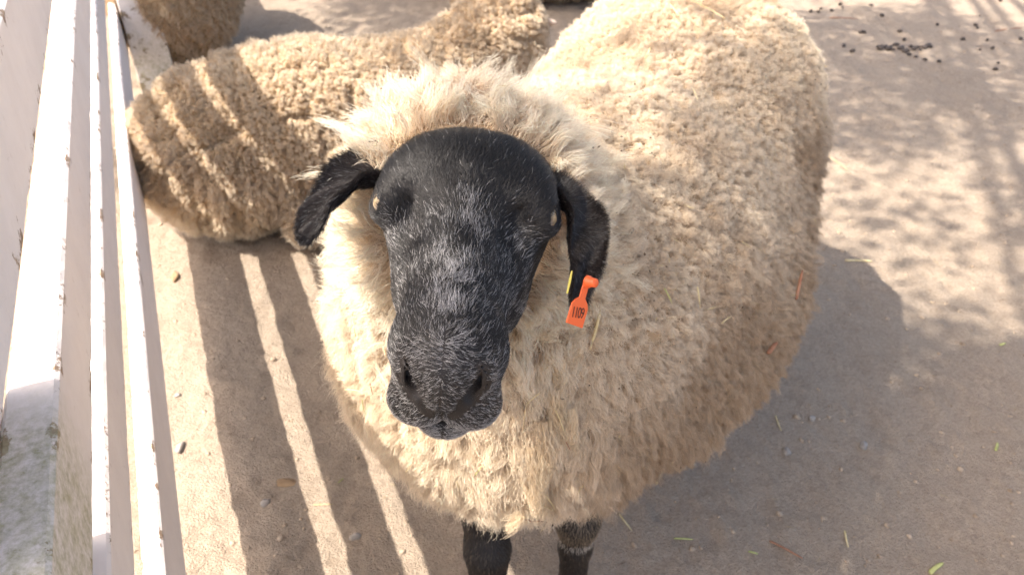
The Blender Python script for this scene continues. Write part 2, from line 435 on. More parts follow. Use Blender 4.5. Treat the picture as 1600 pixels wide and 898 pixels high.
def f_head_local(q):
    s = q.copy(); s[..., 0] = np.abs(s[..., 0])
    x, y, z = q[..., 0], q[..., 1], q[..., 2]; ax = s[..., 0]
    d = ell(q, (0, -0.046, -0.070), (0.083, 0.074, 0.068))
    d = smin(d, ell(s, (0.045, -0.078, -0.068), (0.036, 0.034, 0.044)), 0.03)                  # corners of the poll
    # the long wedge of the face: broad between the eyes, narrow behind the nostrils
    t = np.clip((y + 0.05) / 0.21, 0, 1)
    wl = 0.0645 - 0.026 * t; wn = 0.058 - 0.014 * t; cz = -0.058 + 0.006 * t
    k = np.sqrt((x / wl) ** 2 + ((z - cz) / wn) ** 2); yy = np.maximum(np.abs(y - 0.05) - 0.10, 0) / 0.05
    d = smin(d, (np.sqrt(k * k + yy * yy) - 1) * 0.045, 0.03)
    d = smin(d, cone(q, (0, -0.01, -0.017), (0, 0.125, -0.025), 0.022, 0.019), 0.022)            # bridge
    d = smin(d, ell(s, (0.057, -0.036, -0.031), (0.028, 0.032, 0.024)), 0.022)                # brow
    d = smin(d, cone(s, (0.064, 0.006, -0.050), (0.038, 0.095, -0.060), 0.012, 0.008), 0.010)   # facial crest
    d = smin(d, ell(s, (0.036, 0.012, -0.105), (0.034, 0.070, 0.045)), 0.026)                   # cheek
    d = smin(d, cone(q, (0, -0.03, -0.125), (0, 0.125, -0.104), 0.050, 0.030), 0.026)          # lower jaw
    d = smin(d, ell(q, (0, 0.138, -0.062), (0.053, 0.044, 0.050)), 0.018)                     # muzzle
    d = smin(d, ell(s, (0.022, 0.170, -0.092), (0.030, 0.026, 0.027)), 0.014)                 # lips
    d = smin(d, ell(q, (0, 0.156, -0.124), (0.033, 0.036, 0.020)), 0.007)                     # chin
    d = smax(d, -ell(s, (0.050, 0.034, -0.022), (0.010, 0.040, 0.009)), 0.020)                # hollow before the eye
    # eye: lids stand proud round an almond slit
    d = smin(d, ell(s, EYE + np.array([-0.003, 0, 0]), (0.019, 0.023, 0.018)), 0.012)
    d = smax(d, -ell(s, EYE + np.array([0.013, 0.003, 0.0065]), (0.017, 0.0135, 0.0068)), 0.003)
    # nostrils: comma-shaped, wide at the top and drawn down to the middle
    d = smin(d, ell(s, (0.024, 0.166, -0.050), (0.018, 0.015, 0.019)), 0.012)
    d = smax(d, -nostril(s), 0.004)
    # cleft of the upper lip and the mouth
    d = smax(d, -cone(q, (0, 0.190, -0.077), (0, 0.196, -0.108), 0.0022, 0.0030), 0.006)
    ms = -0.1085 - 6.0 * x * x
    d = smax(d, -(np.maximum(np.abs(z - ms) - 0.0030, 0.12 - y)), 0.004)
    return d
def f_head(P): return f_head_local(to_head(P))

def f_neck(P): return cone(P, from_head((0, -0.05, -0.08)), (-0.04, 0.93, 0.80), 0.075, 0.10)
def f_headneck(P): return smin(f_head(P), f_neck(P), 0.03)

def leg_sdf(j):                           # j: joints with radius, top to hoof
    def f(P):
        d = None
        for (a, ra), (b, rb) in zip(j[:-1], j[1:]):
            c = cone(P, a, b, ra, rb); d = c if d is None else smin(d, c, 0.02)
        return d
    return f
LEGS = [
    [((0.115, 0.99, 0.50), .055), ((0.112, 0.93, 0.335), .040), ((0.110, 0.905, 0.285), .034), ((0.108, 0.90, 0.22), .024), ((0.105, 0.89, 0.10), .023), ((0.105, 0.875, 0.055), .030), ((0.105, 0.86, 0.0), .034)],
    [((-0.045, 0.93, 0.50), .050), ((-0.043, 0.88, 0.34), .035), ((-0.040, 0.85, 0.275), .033), ((-0.040, 0.85, 0.235), .027), ((-0.040, 0.845, 0.18), .022), ((-0.040, 0.835, 0.10), .022), ((-0.040, 0.82, 0.055), .030), ((-0.040, 0.80, 0.0), .034)],
    [((0.27, 1.80, 0.50), .085), ((0.25, 1.72, 0.40), .055), ((0.28, 1.86, 0.25), .032), ((0.27, 1.82, 0.09), .024), ((0.265, 1.79, 0.05), .029), ((0.26, 1.775, 0.0), .033)],
    [((0.53, 1.70, 0.50), .085), ((0.51, 1.62, 0.40), .055), ((0.54, 1.76, 0.25), .032), ((0.53, 1.72, 0.09), .024), ((0.525, 1.69, 0.05), .029), ((0.52, 1.675, 0.0), .033)],
]

def loft_ear(path, width, cup, normal_hint, thick=0.005, m=17):
    """a leaf-shaped ear along path (n,3): width per station, cupped by cup, with real thickness"""
    path = np.asarray(path, float); n = len(path)
    tan = nrm(np.gradient(path, axis=0)); hint = np.asarray(normal_hint, float)
    if hint.ndim == 1: hint = np.broadcast_to(hint, (n, 3))
    side = nrm(np.cross(tan, hint)); up = np.cross(side, tan)
    a = np.linspace(-1, 1, m)
    w = width[:, None]; tt = np.linspace(0, 1, n)[:, None]
    wav = 0.0035 * np.sin(tt * 9 + a[None] * 2.2) * np.abs(a)[None] + 0.0022 * np.sin(tt * 21 + a[None] * 4)         # uneven, crumpled rim
    top = path[:, None] + side[:, None] * (w * np.sin(a * cup) / np.sin(cup))[..., None] + up[:, None] * (w * (1 - np.cos(a * cup)) * (0.9 - 0.4 * tt) + wav)[..., None]
    th = thick * (0.45 + 0.55 * np.sqrt(np.clip(1 - a * a, 0, 1)))[None, :, None] * np.interp(tt, [0, 0.5, 1], [2.2, 1, 0.8])[..., None]
    lower = top - up[:, None] * th
    ring = np.concatenate([top, lower[:, ::-1]], 1); q = ring.shape[1]
    V = ring.reshape(-1, 3); idx = np.arange(n * q).reshape(n, q); nx = np.roll(idx, -1, 1)
    F = np.stack([idx[:-1], nx[:-1], nx[1:], idx[1:]], -1).reshape(-1, 4)
    F = np.concatenate([F, np.stack([idx[-1, :m - 1], idx[-1, 1:m], idx[-1, ::-1][1:m], idx[-1, ::-1][:m - 1]], 1)])
    # make every face look outwards
    me = V[F]; fn = np.cross(me[:, 1] - me[:, 0], me[:, 3] - me[:, 0])
    st = np.minimum(F[:, 0] // q, n - 1); cc = F % q; istop = (cc < m).all(1); islow = (cc >= m).all(1)
    want = np.where(istop[:, None], up[st], np.where(islow[:, None], -up[st], me.mean(1) - path[st]))
    bad = (fn * want).sum(1) > 0; F[bad] = F[bad][:, ::-1]      # the head frame mirrors, so turn them once more
    return from_head(V), F
def bez(pts, n):
    pts = np.asarray(pts, float); t = np.linspace(0, 1, n)[:, None]
    while True:                           # De Casteljau
        L = [np.broadcast_to(p, (n, 3)) for p in pts]
        while len(L) > 1: L = [a * (1 - t) + b * t for a, b in zip(L[:-1], L[1:])]
        return L[0]
def EAR_W(t, w):
    return w * np.interp(t, [0, 0.15, 0.4, 0.65, 0.85, 0.95, 1.0], [1.2, 1.1, 1.0, 0.80, 0.54, 0.36, 0.10])
def ear_left():
    p = bez([(-0.055, -0.086, -0.066), (-0.108, -0.086, -0.050), (-0.140, -0.050, -0.046), (-0.158, 0.018, -0.066)], 34)
    t = np.linspace(0, 1, 34)
    hint = np.stack([-0.10 - 0.35 * t, -0.30 + 0.2 * t, 0.9 + 0 * t], 1)
    return loft_ear(p, EAR_W(t, 0.033), 1.15 , hint)
def ear_right():
    p = bez([(0.060, -0.070, -0.064), (0.120, -0.082, -0.054), (0.132, -0.010, -0.052), (0.114, 0.078, -0.064)], 34)
    t = np.linspace(0, 1, 34)
    hint = np.stack([0.35 + 0.05 * t, -0.25 + 0.25 * t, 0.85 + 0 * t], 1)
    return loft_ear(p, EAR_W(t, 0.024), 1.2, hint)

def join(parts):                          # parts: (verts, faces, slot)
    V, F, S, off = [], [], [], 0
    for v, f, s in parts:
        V.append(v); F.append(f + off); S.append(np.full(len(f), s)); off += len(v)
    return np.concatenate(V), np.concatenate(F), np.concatenate(S)

vB, fB = surface_nets(f_body, (-0.45, 0.55, 0.20), (0.85, 2.2, 1.2), 0.012)
gB, _ = grad(f_body, vB)
vB = vB + gB * (0.007 * vnoise(vB, 0.06) + 0.004 * vnoise(vB + 7, 0.025))[:, None]
_lo = HO - 0.30; _hi = HO + 0.30
vH, fH = surface_nets(f_headneck, _lo, _hi, 0.0032)
eL, eLf = ear_left(); eR, eRf = ear_right()
legs = []
for j in LEGS:
    f = leg_sdf(j); pts = np.array([p for p, r in j])
    v, fc = surface_nets(f, pts.min(0) - 0.1, pts.max(0) + 0.1, 0.007)
    v[:, 2] = np.maximum(v[:, 2], 0.0); legs.append((v, fc))
V, F, S = join([(vB, fB, 0), (vH, fH, 1), (eL, eLf, 1), (eR, eRf, 1)] + [(v, f, 1) for v, f in legs])
sheep = mesh_obj('sheep', V, F, [M_skin, M_hide], slots=S)
tag(sheep, 'large woolly sheep with a black face standing and looking up at the viewer', 'sheep', 'sheep in the pen')

# ---- eyes
def eyes():
    m, nt, out = new_mat('sheep_eye')
    b = N(nt, 'ShaderNodeBsdfPrincipled', Roughness=0.08); nt.links.new(b.outputs[0], out.inputs[0])
    g = N(nt, 'ShaderNodeTexCoord'); sp = nt.nodes.new('ShaderNodeSeparateXYZ'); nt.links.new(g.outputs['Object'], sp.inputs[0])
    # long flat pupil across a straw-coloured iris
    a = N(nt, 'ShaderNodeMath', operation='ABSOLUTE'); nt.links.new(sp.outputs['Y'], a.inputs[0])
    c = ramp(nt, a.outputs[0], [(0.0, (0.01, 0.01, 0.012)), (0.0022, (0.01, 0.01, 0.012)), (0.0028, (0.36, 0.27, 0.16)), (0.0085, (0.32, 0.24, 0.15)), (0.0095, (0.42, 0.35, 0.31))])
    nt.links.new(c, b.inputs['Base Color'])
    for s in (-1, 1):
        n, k = 20, 14; r = 0.0128
        th = np.linspace(0, np.pi, k); ph = np.linspace(0, 2 * np.pi, n, endpoint=False)
        q = np.array([[(math.sin(t) * math.cos(p), math.sin(t) * math.sin(p), math.cos(t)) for p in ph] for t in th]).reshape(-1, 3) * r
        idx = np.arange(k * n).reshape(k, n); nx = np.roll(idx, -1, 1)
        F = np.stack([idx[:-1], idx[1:], nx[1:], nx[:-1]], -1).reshape(-1, 4)
        o = mesh_obj('eye', q, F, m)
        o.matrix_world = Matrix.Translation(Vector(from_head((s * 0.0785, -0.011, -0.0335)))) @ Matrix(HM @ np.diag([1, 1, 1])).to_4x4()
        w = o.matrix_world.copy(); o.parent = sheep; o.matrix_world = w
eyes()

# ---- fleece of the standing sheep
def wool_standing():
    rnd = np.random.default_rng(11)
    P = even_sample(vB, fB, 0.0098, rnd)
    keep = f_headneck(P) > 0.009
    P = P[keep]; Nn, _ = grad(f_body, P)
    hd = f_headneck(P); q = to_head(P)
    ruff = np.clip(1 - (hd - 0.03) / 0.085, 0, 1) ** 0.8
    chest = np.clip((1.08 - P[:, 1] - 0.25 * (P[:, 0] - 0.0)) / 0.14, 0, 1) * np.clip((0.15 - P[:, 0]) / 0.12, 0, 1) * (1 - ruff)
    lump = vnoise(P, 0.03); big = vnoise(P + 4, 0.10); dirt = np.clip(vnoise(P + 13, 0.16) * 0.8 + vnoise(P + 1, 0.05) * 0.5 + 0.15, 0, 1)
    n = len(P)
    flank = np.clip((0.74 - P[:, 2]) / 0.16, 0, 1) * np.clip((P[:, 0] - 0.02) / 0.10, 0, 1) * (1 - ruff)      # coarse curls low on the side
    dirt = np.clip(dirt + 0.7 * flank, 0, 1)
    soft0 = np.maximum(ruff, chest)
    up = np.clip(-q[:, 1] / 0.05 + 0.2, 0, 1)                       # behind the poll rather than under the jaw
    wob = np.stack([vnoise(P + 61, 0.06), vnoise(P + 67, 0.06), vnoise(P + 71, 0.06)], 1)
    part = np.clip(1 - np.abs(vnoise(P * np.array([1.3, 1.3, 0.7]) + 0.02 * wob + 80, 0.085)) / 0.13, 0, 1) ** 1.5 * (1 - ruff) * (0.45 + 0.55 * np.maximum(flank, chest))   # partings
    L = (0.0155 + 0.003 * soft0) * (1 + 0.42 * lump + 0.22 * rnd.normal(0, 1, n).clip(-1.5, 1.5)) + ruff * 0.017 * (1 + 0.8 * vnoise(P + 21, 0.02)) + chest * 0.004 + flank * 0.011 * (1 + 0.5 * big)
    L = np.maximum(L * (1 - 0.65 * part), 0.005)
    D = nrm(Nn + 0.30 * rnd.normal(0, 1, (n, 3)) * (1 - 0.1 * ruff)[:, None] + (ruff * up)[:, None] * (0.25 * np.array([0, 0.0, 1.0]) - 0.05 * hA) + 0.7 * ruff[:, None] * wob + flank[:, None] * np.array([0, 0, -0.45]) + chest[:, None] * (np.array([0, 0, -0.55]) + 0.55 * rnd.normal(0, 1, (n, 3)) + 0.5 * wob))
    bend = np.zeros((n, 3)); bend[:, 2] = -0.004 - 0.008 * chest - 0.006 * flank
    bend += tuft(P, D, L, 0.0155, 0.65) * (1 - 0.7 * chest - 0.5 * ruff - 0.5 * flank).clip(0, 1)[:, None] + tuft(P, D, L, 0.028, 0.90) * np.maximum(ruff, flank)[:, None] + tuft(P, D, L, 0.05, 0.5) * chest[:, None]
    c3 = lambda *c: np.array(c)
    dm = dirt[:, None]
    tip = c3(0.80, 0.70, 0.56) * (1 - dm) + c3(0.48, 0.36, 0.25) * dm
    tip = tip * (1 - chest[:, None]) + c3(0.84, 0.72, 0.56) * chest[:, None]
    tip = tip * (1 - ruff[:, None]) + c3(0.88, 0.80, 0.67) * ruff[:, None]
    root = c3(0.76, 0.625, 0.46) * (1 - ruff[:, None]) + c3(0.84, 0.68, 0.50) * ruff[:, None]
    st = np.clip(vnoise(P + 50, 0.07) * 1.6 - 0.7, 0, 1)[:, None] * ruff[:, None]; root = root * (1 - st) + c3(0.50, 0.30, 0.17) * st      # lanolin stains
    soft = np.maximum(ruff, chest)
    a = grow_locks(P, D, L, 0.0078 + 0.003 * soft - 0.0015 * flank, 0.0024 + 0.0040 * chest + 0.0008 * ruff, 0.0022 + 0.0012 * soft + 0.0016 * flank, 1.5 - 0.3 * ruff, 24, 8, rnd, 0.00030, tip, root, 0.30, bend, 0.0009, 2.5)
    strands_object('fleece', *a, M_wool, sheep)
    # loose wisps that stand off the fleece and soften its outline
    k = rnd.choice(n, int(n * 0.6), replace=False); k = k[rnd.random(len(k)) < 0.3 + 0.7 * soft[k]]
    Pk, Dk = P[k], nrm(D[k] + 0.6 * rnd.normal(0, 1, (len(k), 3)))
    b = grow_locks(Pk, Dk, L[k] * 1.3, 0.006, 0.008, 0.005, 1.3, 4, 9, rnd, 0.00015, tip[k] * 1.1, root[k], 0.8, bend[k], 0.0015, 2.5)
    strands_object('loose_wisps', *b, M_wool, sheep)
    k = np.flatnonzero((ruff > 0.35) & (up > 0.5)); k = rnd.choice(k, min(len(k), 170), replace=False)
    Dk = nrm(D[k] + 0.35 * rnd.normal(0, 1, (len(k), 3)))
    e = grow_locks(P[k], Dk, 0.036 + 0.022 * rnd.random(len(k)), 0.008, 0.0022, 0.0045, 1.2, 34, 10, rnd, 0.00022, c3(0.90, 0.82, 0.68), c3(0.84, 0.70, 0.52), 0.3, 0.012 * rnd.normal(0, 1, (len(k), 3)), 0.0012, 3)
    strands_object('ruff_locks', *e, M_wool, sheep)
    # dark crumbs and chaff caught in the tips
    def spindle(c, ax, ln, w):
        sd = nrm(np.cross(ax, rnd.normal(0, 1, ax.shape))); s2 = np.cross(ax, sd)
        v = np.stack([c - ax * ln / 2, c + sd * w, c + s2 * w, c - sd * w, c - s2 * w, c + ax * ln / 2], 1)
        f0 = np.array([(0, 2, 1), (0, 3, 2), (0, 4, 3), (0, 1, 4), (5, 1, 2), (5, 2, 3), (5, 3, 4), (5, 4, 1)])
        return v.reshape(-1, 3), (f0[None] + (np.arange(len(c)) * 6)[:, None, None]).reshape(-1, 3)
    tipP = P + D * L[:, None] * 0.92 + bend
    w_ = np.clip(vnoise(P + 90, 0.09) - 0.15, 0, 1) + 0.03; k = rnd.choice(n, 420, replace=False, p=w_ / w_.sum()); m_ = len(k)
    v, f = spindle(tipP[k], nrm(rnd.normal(0, 1, (m_, 3))), 0.0028 + 0.003 * rnd.random((m_, 1)), 0.0008 + 0.0008 * rnd.random((m_, 1)))
    o = mesh_obj('dirt_crumbs', v, f, principled('wool_dirt', (0.05, 0.035, 0.025), 0.9, 0.1)[0], sheep, smooth=False); o['kind'] = 'stuff'
    k = rnd.choice(n, 420, replace=False); m_ = len(k)
    v, f = spindle(tipP[k], nrm(rnd.normal(0, 1, (m_, 3)) - 0.8 * Nn[k] * (rnd.normal(0, 1, (m_, 1)))), 0.006 + 0.016 * rnd.random((m_, 1)) ** 2, 0.0005 + 0.0005 * rnd.random((m_, 1)))
    o = mesh_obj('chaff', v, f, principled('chaff', (0.62, 0.50, 0.27), 0.7, 0.3)[0], sheep, smooth=False); o['kind'] = 'stuff'
    # ragged ropes of matted wool that hang from the chest
    ropes = [((872, 560), 0.06, .010), ((868, 610), 0.08, .012), ((850, 660), 0.09, .012), ((835, 700), 0.09, .012), ((826, 745), 0.075, .011), ((820, 780), 0.055, .010), ((848, 770), 0.05, .008),
             ((484, 500), 0.06, .009), ((482, 560), 0.075, .010), ((492, 620), 0.06, .008), ((520, 690), 0.045, .008), ((560, 735), 0.04, .008), ((610, 780), 0.035, .008), ((690, 805), 0.03, .008), ((905, 520), 0.06, .009), ((890, 640), 0.07, .009)]
    A_, B_, C_ = [], [], []
    for (px, py), ln, r in ropes:
        d = pix_ray(px, py); t = 0.45
        for _ in range(120):
            p = CAM + d * t; v = float(f_body(p[None])[0]) - 0.012
            if v < 0.001: break
            t += max(v * 0.7, 0.001)
        if t > 1.6: continue
        g_, _ = grad(f_body, p[None]); dd = nrm(g_ * 0.45 + np.array([[0, 0, -1.0]]))
        cc = c3(0.78, 0.65, 0.47)[None]
        o_ = grow_locks(p[None], dd, np.array([ln]), r, r * 0.55, 0.004, 0.8, 150, 12, rnd, 0.00028, cc, cc, 0.25, -g_ * ln * 0.35 + rnd.normal(0, 0.012, (1, 3)), 0.003, 3.5)
        A_.append(o_[0]); B_.append(o_[1]); C_.append(o_[2])
    strands_object('matted_locks', np.concatenate(A_), np.concatenate(B_), np.concatenate(C_), M_wool, sheep)
wool_standing()

# ---- short black fur of face, ears and legs
def fur():
    rnd = np.random.default_rng(5)
    P, area = tri_sample(vH, fH, int(240000 * HAIR), rnd)
    q = to_head(P); ok = (f_body(P) > -0.012) & (q[:, 1] > -0.16); P = P[ok]; q = q[ok]
    g, _ = grad(f_headneck, P)
    aq = np.abs(q[:, 0]); sg = np.sign(q[:, 0])
    fl = -hA + (sg * np.clip(aq / 0.06, 0, 1) * 0.55)[:, None] * hL
    mz = np.clip((q[:, 1] - 0.150) / 0.02, 0, 1)                     # on the muzzle it turns outward and down
    fl = fl * (1 - mz[:, None]) + mz[:, None] * ((sg * 0.8)[:, None] * hL - 0.35 * hN[None] - 0.1 * hA)
    fl = fl + 0.5 * np.stack([vnoise(P + 3, 0.02), vnoise(P + 17, 0.02), vnoise(P + 29, 0.02)], 1) + 0.25 * rnd.normal(0, 1, P.shape)
    fl = nrm(fl - g * (fl * g).sum(1, keepdims=True))
    s = q.copy(); s[:, 0] = aq
    nos = nostril(s)
    eye = ell(s, EYE + np.array([0.013, 0.003, 0.0065]), (0.017, 0.0135, 0.0068))
    bare = (nos < 0.0040) | (eye < 0.003) | ((np.abs(q[:, 2] + 0.1085 + 6.0 * q[:, 0] ** 2) < 0.0045) & (q[:, 1] > 0.125))
    top = np.clip((-0.02 - q[:, 1]) / 0.05, 0, 1)
    L = (0.0078 + 0.0035 * top - 0.0038 * mz) * (1 + 0.25 * rnd.normal(0, 1, len(P)).clip(-2, 2))
    L = np.where(bare, 0.0004, L)
    lift = 0.36 + 0.22 * top + 0.1 * rnd.normal(0, 1, len(P))
    D = nrm(fl + g * lift[:, None])
    t = np.linspace(0, 1, 4)
    pts = P[:, None] + D[:, None] * (L[:, None] * t)[..., None] - g[:, None] * ((L * 0.22)[:, None] * t ** 2)[..., None]
    # grey hairs, which also paint in the lit strip and sheen: thick down the bridge, round the muzzle and the lips, thin elsewhere
    br = np.exp(-(q[:, 0] / 0.023) ** 2) * np.clip((q[:, 1] + 0.01) / 0.04, 0, 1) * np.clip((0.19 - q[:, 1]) / 0.03, 0, 1)
    lip = np.clip((-0.085 - q[:, 2]) / 0.02, 0, 1) * np.clip((q[:, 1] - 0.13) / 0.03, 0, 1)
    chk = np.exp(-((aq - 0.058) / 0.02) ** 2) * np.clip((q[:, 1] - 0.0) / 0.02, 0, 1) * 0.40
    pr = 0.012 + 0.95 * br * (0.55 + 0.65 * vnoise(P, 0.012)) + 0.75 * lip + chk * (0.5 + 0.6 * vnoise(P + 5, 0.015)) + 0.28 * mz
    grey = rnd.random(len(P)) < pr
    base = np.array([0.0085, 0.0072, 0.0068]) * (1 + 0.5 * rnd.random((len(P), 1)))
    brown = np.clip(vnoise(P + 40, 0.05) - 0.1, 0, 1)[:, None] * np.clip(-q[:, 1:2] / 0.03, 0, 1); base = base + brown * np.array([0.03, 0.014, 0.009])
    gv = (0.12 + 0.42 * rnd.random((len(P), 1))) * np.array([1.0, 0.97, 0.95])
    tint = np.where(grey[:, None], gv, base)
    rad = np.where(grey[:, None], 0.00015, 0.00019) * (1 - 0.7 * t)[None]
    rad = np.where(bare[:, None], 0.00002, rad)
    strands_object('face_fur', pts, rad, tint, M_fur, sheep)
    # ears
    allp, allr, allt = [], [], []
    for V, F, base_q in ((eL, eLf, (-0.06, -0.085, -0.066)), (eR, eRf, (0.06, -0.05, -0.066))):
        me = V[F]; fn = nrm(np.cross(me[:, 1] - me[:, 0], me[:, 3] - me[:, 0]))
        k = rnd.integers(0, len(F), int(24000 * HAIR)); w = rnd.random((len(k), 2, 1))
        p = me[k, 0] * (1 - w[:, 0]) * (1 - w[:, 1]) + me[k, 1] * w[:, 0] * (1 - w[:, 1]) + me[k, 2] * w[:, 0] * w[:, 1] + me[k, 3] * (1 - w[:, 0]) * w[:, 1]
        g = fn[k]
        d = nrm(p - from_head(base_q)) + 0.3 * rnd.normal(0, 1, p.shape); d = nrm(nrm(d - g * (d * g).sum(1, keepdims=True)) + 0.3 * g)
        Le = 0.0066 * (1 + 0.3 * rnd.random(len(p)))
        allp.append(p[:, None] + d[:, None] * (Le[:, None] * t)[..., None])
        allr.append(np.broadcast_to(0.00019 * (1 - 0.7 * t), (len(p), 4)))
        tt = np.array([0.016, 0.012, 0.011]) * (1 + 0.6 * rnd.random((len(p), 1)))
        allt.append(np.where(rnd.random((len(p), 1)) < 0.05, 0.18, tt))
    strands_object('ear_fur', np.concatenate(allp), np.concatenate(allr), np.concatenate(allt), M_fur, sheep)
    # legs: the right knee is worn brown
    allp, allr, allt = [], [], []
    for li, (v, fc) in enumerate(legs[:2]):
        p, _ = tri_sample(v, fc, int(16000 * HAIR), rnd); p = p[f_body(p) > -0.01]
        f = leg_sdf(LEGS[li]); g, _ = grad(f, p)
        d = nrm(np.array([0, 0, -1.0]) + 0.25 * rnd.normal(0, 1, p.shape)); d = nrm(nrm(d - g * (d * g).sum(1, keepdims=True)) + 0.35 * g)
        Le = 0.0058 * (1 + 0.3 * rnd.random(len(p)))
        allp.append(p[:, None] + d[:, None] * (Le[:, None] * t)[..., None]); allr.append(np.broadcast_to(0.00028 * (1 - 0.6 * t), (len(p), 4)))
        tt = np.array([0.014, 0.011, 0.010]) * (1 + 0.6 * rnd.random((len(p), 1)))
        tt = np.where(rnd.random((len(p), 1)) < 0.10 + 0.15 * vnoise(p, 0.04)[:, None], np.array([0.16, 0.125, 0.09]), tt)
        if li == 0:
            kn = (np.abs(p[:, 2] - 0.285) < 0.030 + 0.006 * vnoise(p, 0.015)) & (p[:, 1] < 0.92); tt = np.where(kn[:, None], np.array([0.20, 0.15, 0.10]) * (0.7 + 0.6 * rnd.random((len(p), 1))), tt)
            pl = np.abs(p[:, 2] - 0.245) < 0.007 + 0.006 * vnoise(p + 3, 0.02); tt = np.where(pl[:, None] & (p[:, 1:2] < 0.91), np.array([0.45, 0.40, 0.34]), tt)
        allt.append(tt)
    strands_object('leg_fur', np.concatenate(allp), np.concatenate(allr), np.concatenate(allt), M_fur, sheep)
fur()

# ---- ear tag: two-piece plastic flag tag through the right-hand ear
def prism(outline, thick, M):
    """outline in the plane (x, y), extruded along z by thick, mapped by 4x4 M"""
    n = len(outline); V = [(x, y, 0) for x, y in outline] + [(x, y, thick) for x, y in outline]
    F = [tuple(range(n))[::-1], tuple(range(n, 2 * n))] + [(i, (i + 1) % n, n + (i + 1) % n, n + i) for i in range(n)]
    return [tuple(M @ Vector(v)) for v in V], F
def ear_tag():
    m_o, _, _ = principled('orange_plastic', (0.72, 0.12, 0.03), 0.45, 0.4)
    m_y, _, _ = principled('yellow_plastic', (0.42, 0.36, 0.05), 0.4, 0.4)
    m_k, _, _ = principled('marker_ink', (0.10, 0.035, 0.025), 0.6, 0.2)
    # tag frame: x across the panel, y from the neck up, z towards the viewer
    d = -pix_ray(905, 465); dep = 0.775
    top = CAM + pix_ray(917, 436) * dep; bot = CAM + pix_ray(896, 508) * (dep - 0.004)
    y = nrm(top - bot); z = nrm(d - y * (d @ y)); x = np.cross(y, z)
    z2 = nrm(z + 1.0 * x); x2 = np.cross(y, z2)                   # turned a little away
    h = float(np.linalg.norm(top - bot))
    M = Matrix(np.stack([x2, y, z2], 1)).to_4x4(); M.translation = Vector(bot)
    w = 0.0112
    ol = [(-w, 0.0), (w, 0.0), (w, h * 0.42), (w * 0.75, h * 0.52), (w * 0.36, h * 0.60), (w * 0.34, h * 0.95), (w * 0.2, h * 1.08), (-w * 0.2, h * 1.08), (-w * 0.34, h * 0.95), (-w * 0.36, h * 0.60), (-w * 0.75, h * 0.52), (-w, h * 0.42)]
    V, F = prism(ol, 0.0016, M)
    tg = mesh_obj('ear_tag', V, F, m_o, sheep, smooth=False); tg['label'] = 'orange plastic ear tag marked 1109'
    bv = tg.modifiers.new('bevel', 'BEVEL'); bv.width = 0.0005; bv.segments = 2
    # button
    k = 18; prof = [(0.0058, 0.0016), (0.0058, 0.004), (0.0045, 0.0055), (0.0042, 0.012), (0.0034, 0.0128), (0.0, 0.0128)]
    V = [tuple(M @ Vector((r * math.cos(2 * math.pi * i / k), h * 0.95 + r * math.sin(2 * math.pi * i / k), zz))) for r, zz in prof for i in range(k)]
    F = [(a * k + i, a * k + (i + 1) % k, (a + 1) * k + (i + 1) % k, (a + 1) * k + i) for a in range(len(prof) - 1) for i in range(k)]
    b = mesh_obj('tag_button', V, F, m_o, tg)
    # number
    cu = bpy.data.curves.new('tag_number', 'FONT'); cu.body = '1109'; cu.size = 0.0125; cu.align_x = 'CENTER'; cu.extrude = 0.00012; cu.offset = 0.0; cu.space_character = 0.82
    cu.materials.append(m_k)
    tmp = bpy.data.objects.new('tag_number_curve', cu); col.objects.link(tmp); bpy.context.view_layer.update()
    me = bpy.data.meshes.new_from_object(tmp.evaluated_get(bpy.context.evaluated_depsgraph_get())); bpy.data.objects.remove(tmp)
    o = bpy.data.objects.new('tag_number', me); col.objects.link(o)
    o.parent = tg; o.matrix_parent_inverse = tg.matrix_world.inverted()
    Mo = M @ Matrix.Translation((0, 0.0075, 0.0019)) @ Matrix.Rotation(R(8), 4, 'Z') @ Matrix.Diagonal((0.78, 1.15, 1, 1))
    o.matrix_world = Mo
    # the yellow half behind the ear
    M2 = M @ Matrix.Translation((-0.0225, 0.036, 0.002)) @ Matrix.Rotation(R(6), 4, 'Z') @ Matrix.Rotation(R(120), 4, 'Y')
    V, F = prism([(-0.0008, -0.011), (0.0008, -0.011), (0.0011, 0.002), (0.0006, 0.010), (-0.0006, 0.010), (-0.0011, 0.002)], 0.0014, M2)
    mesh_obj('tag_back', V, F, m_y, sheep, smooth=False)
ear_tag()

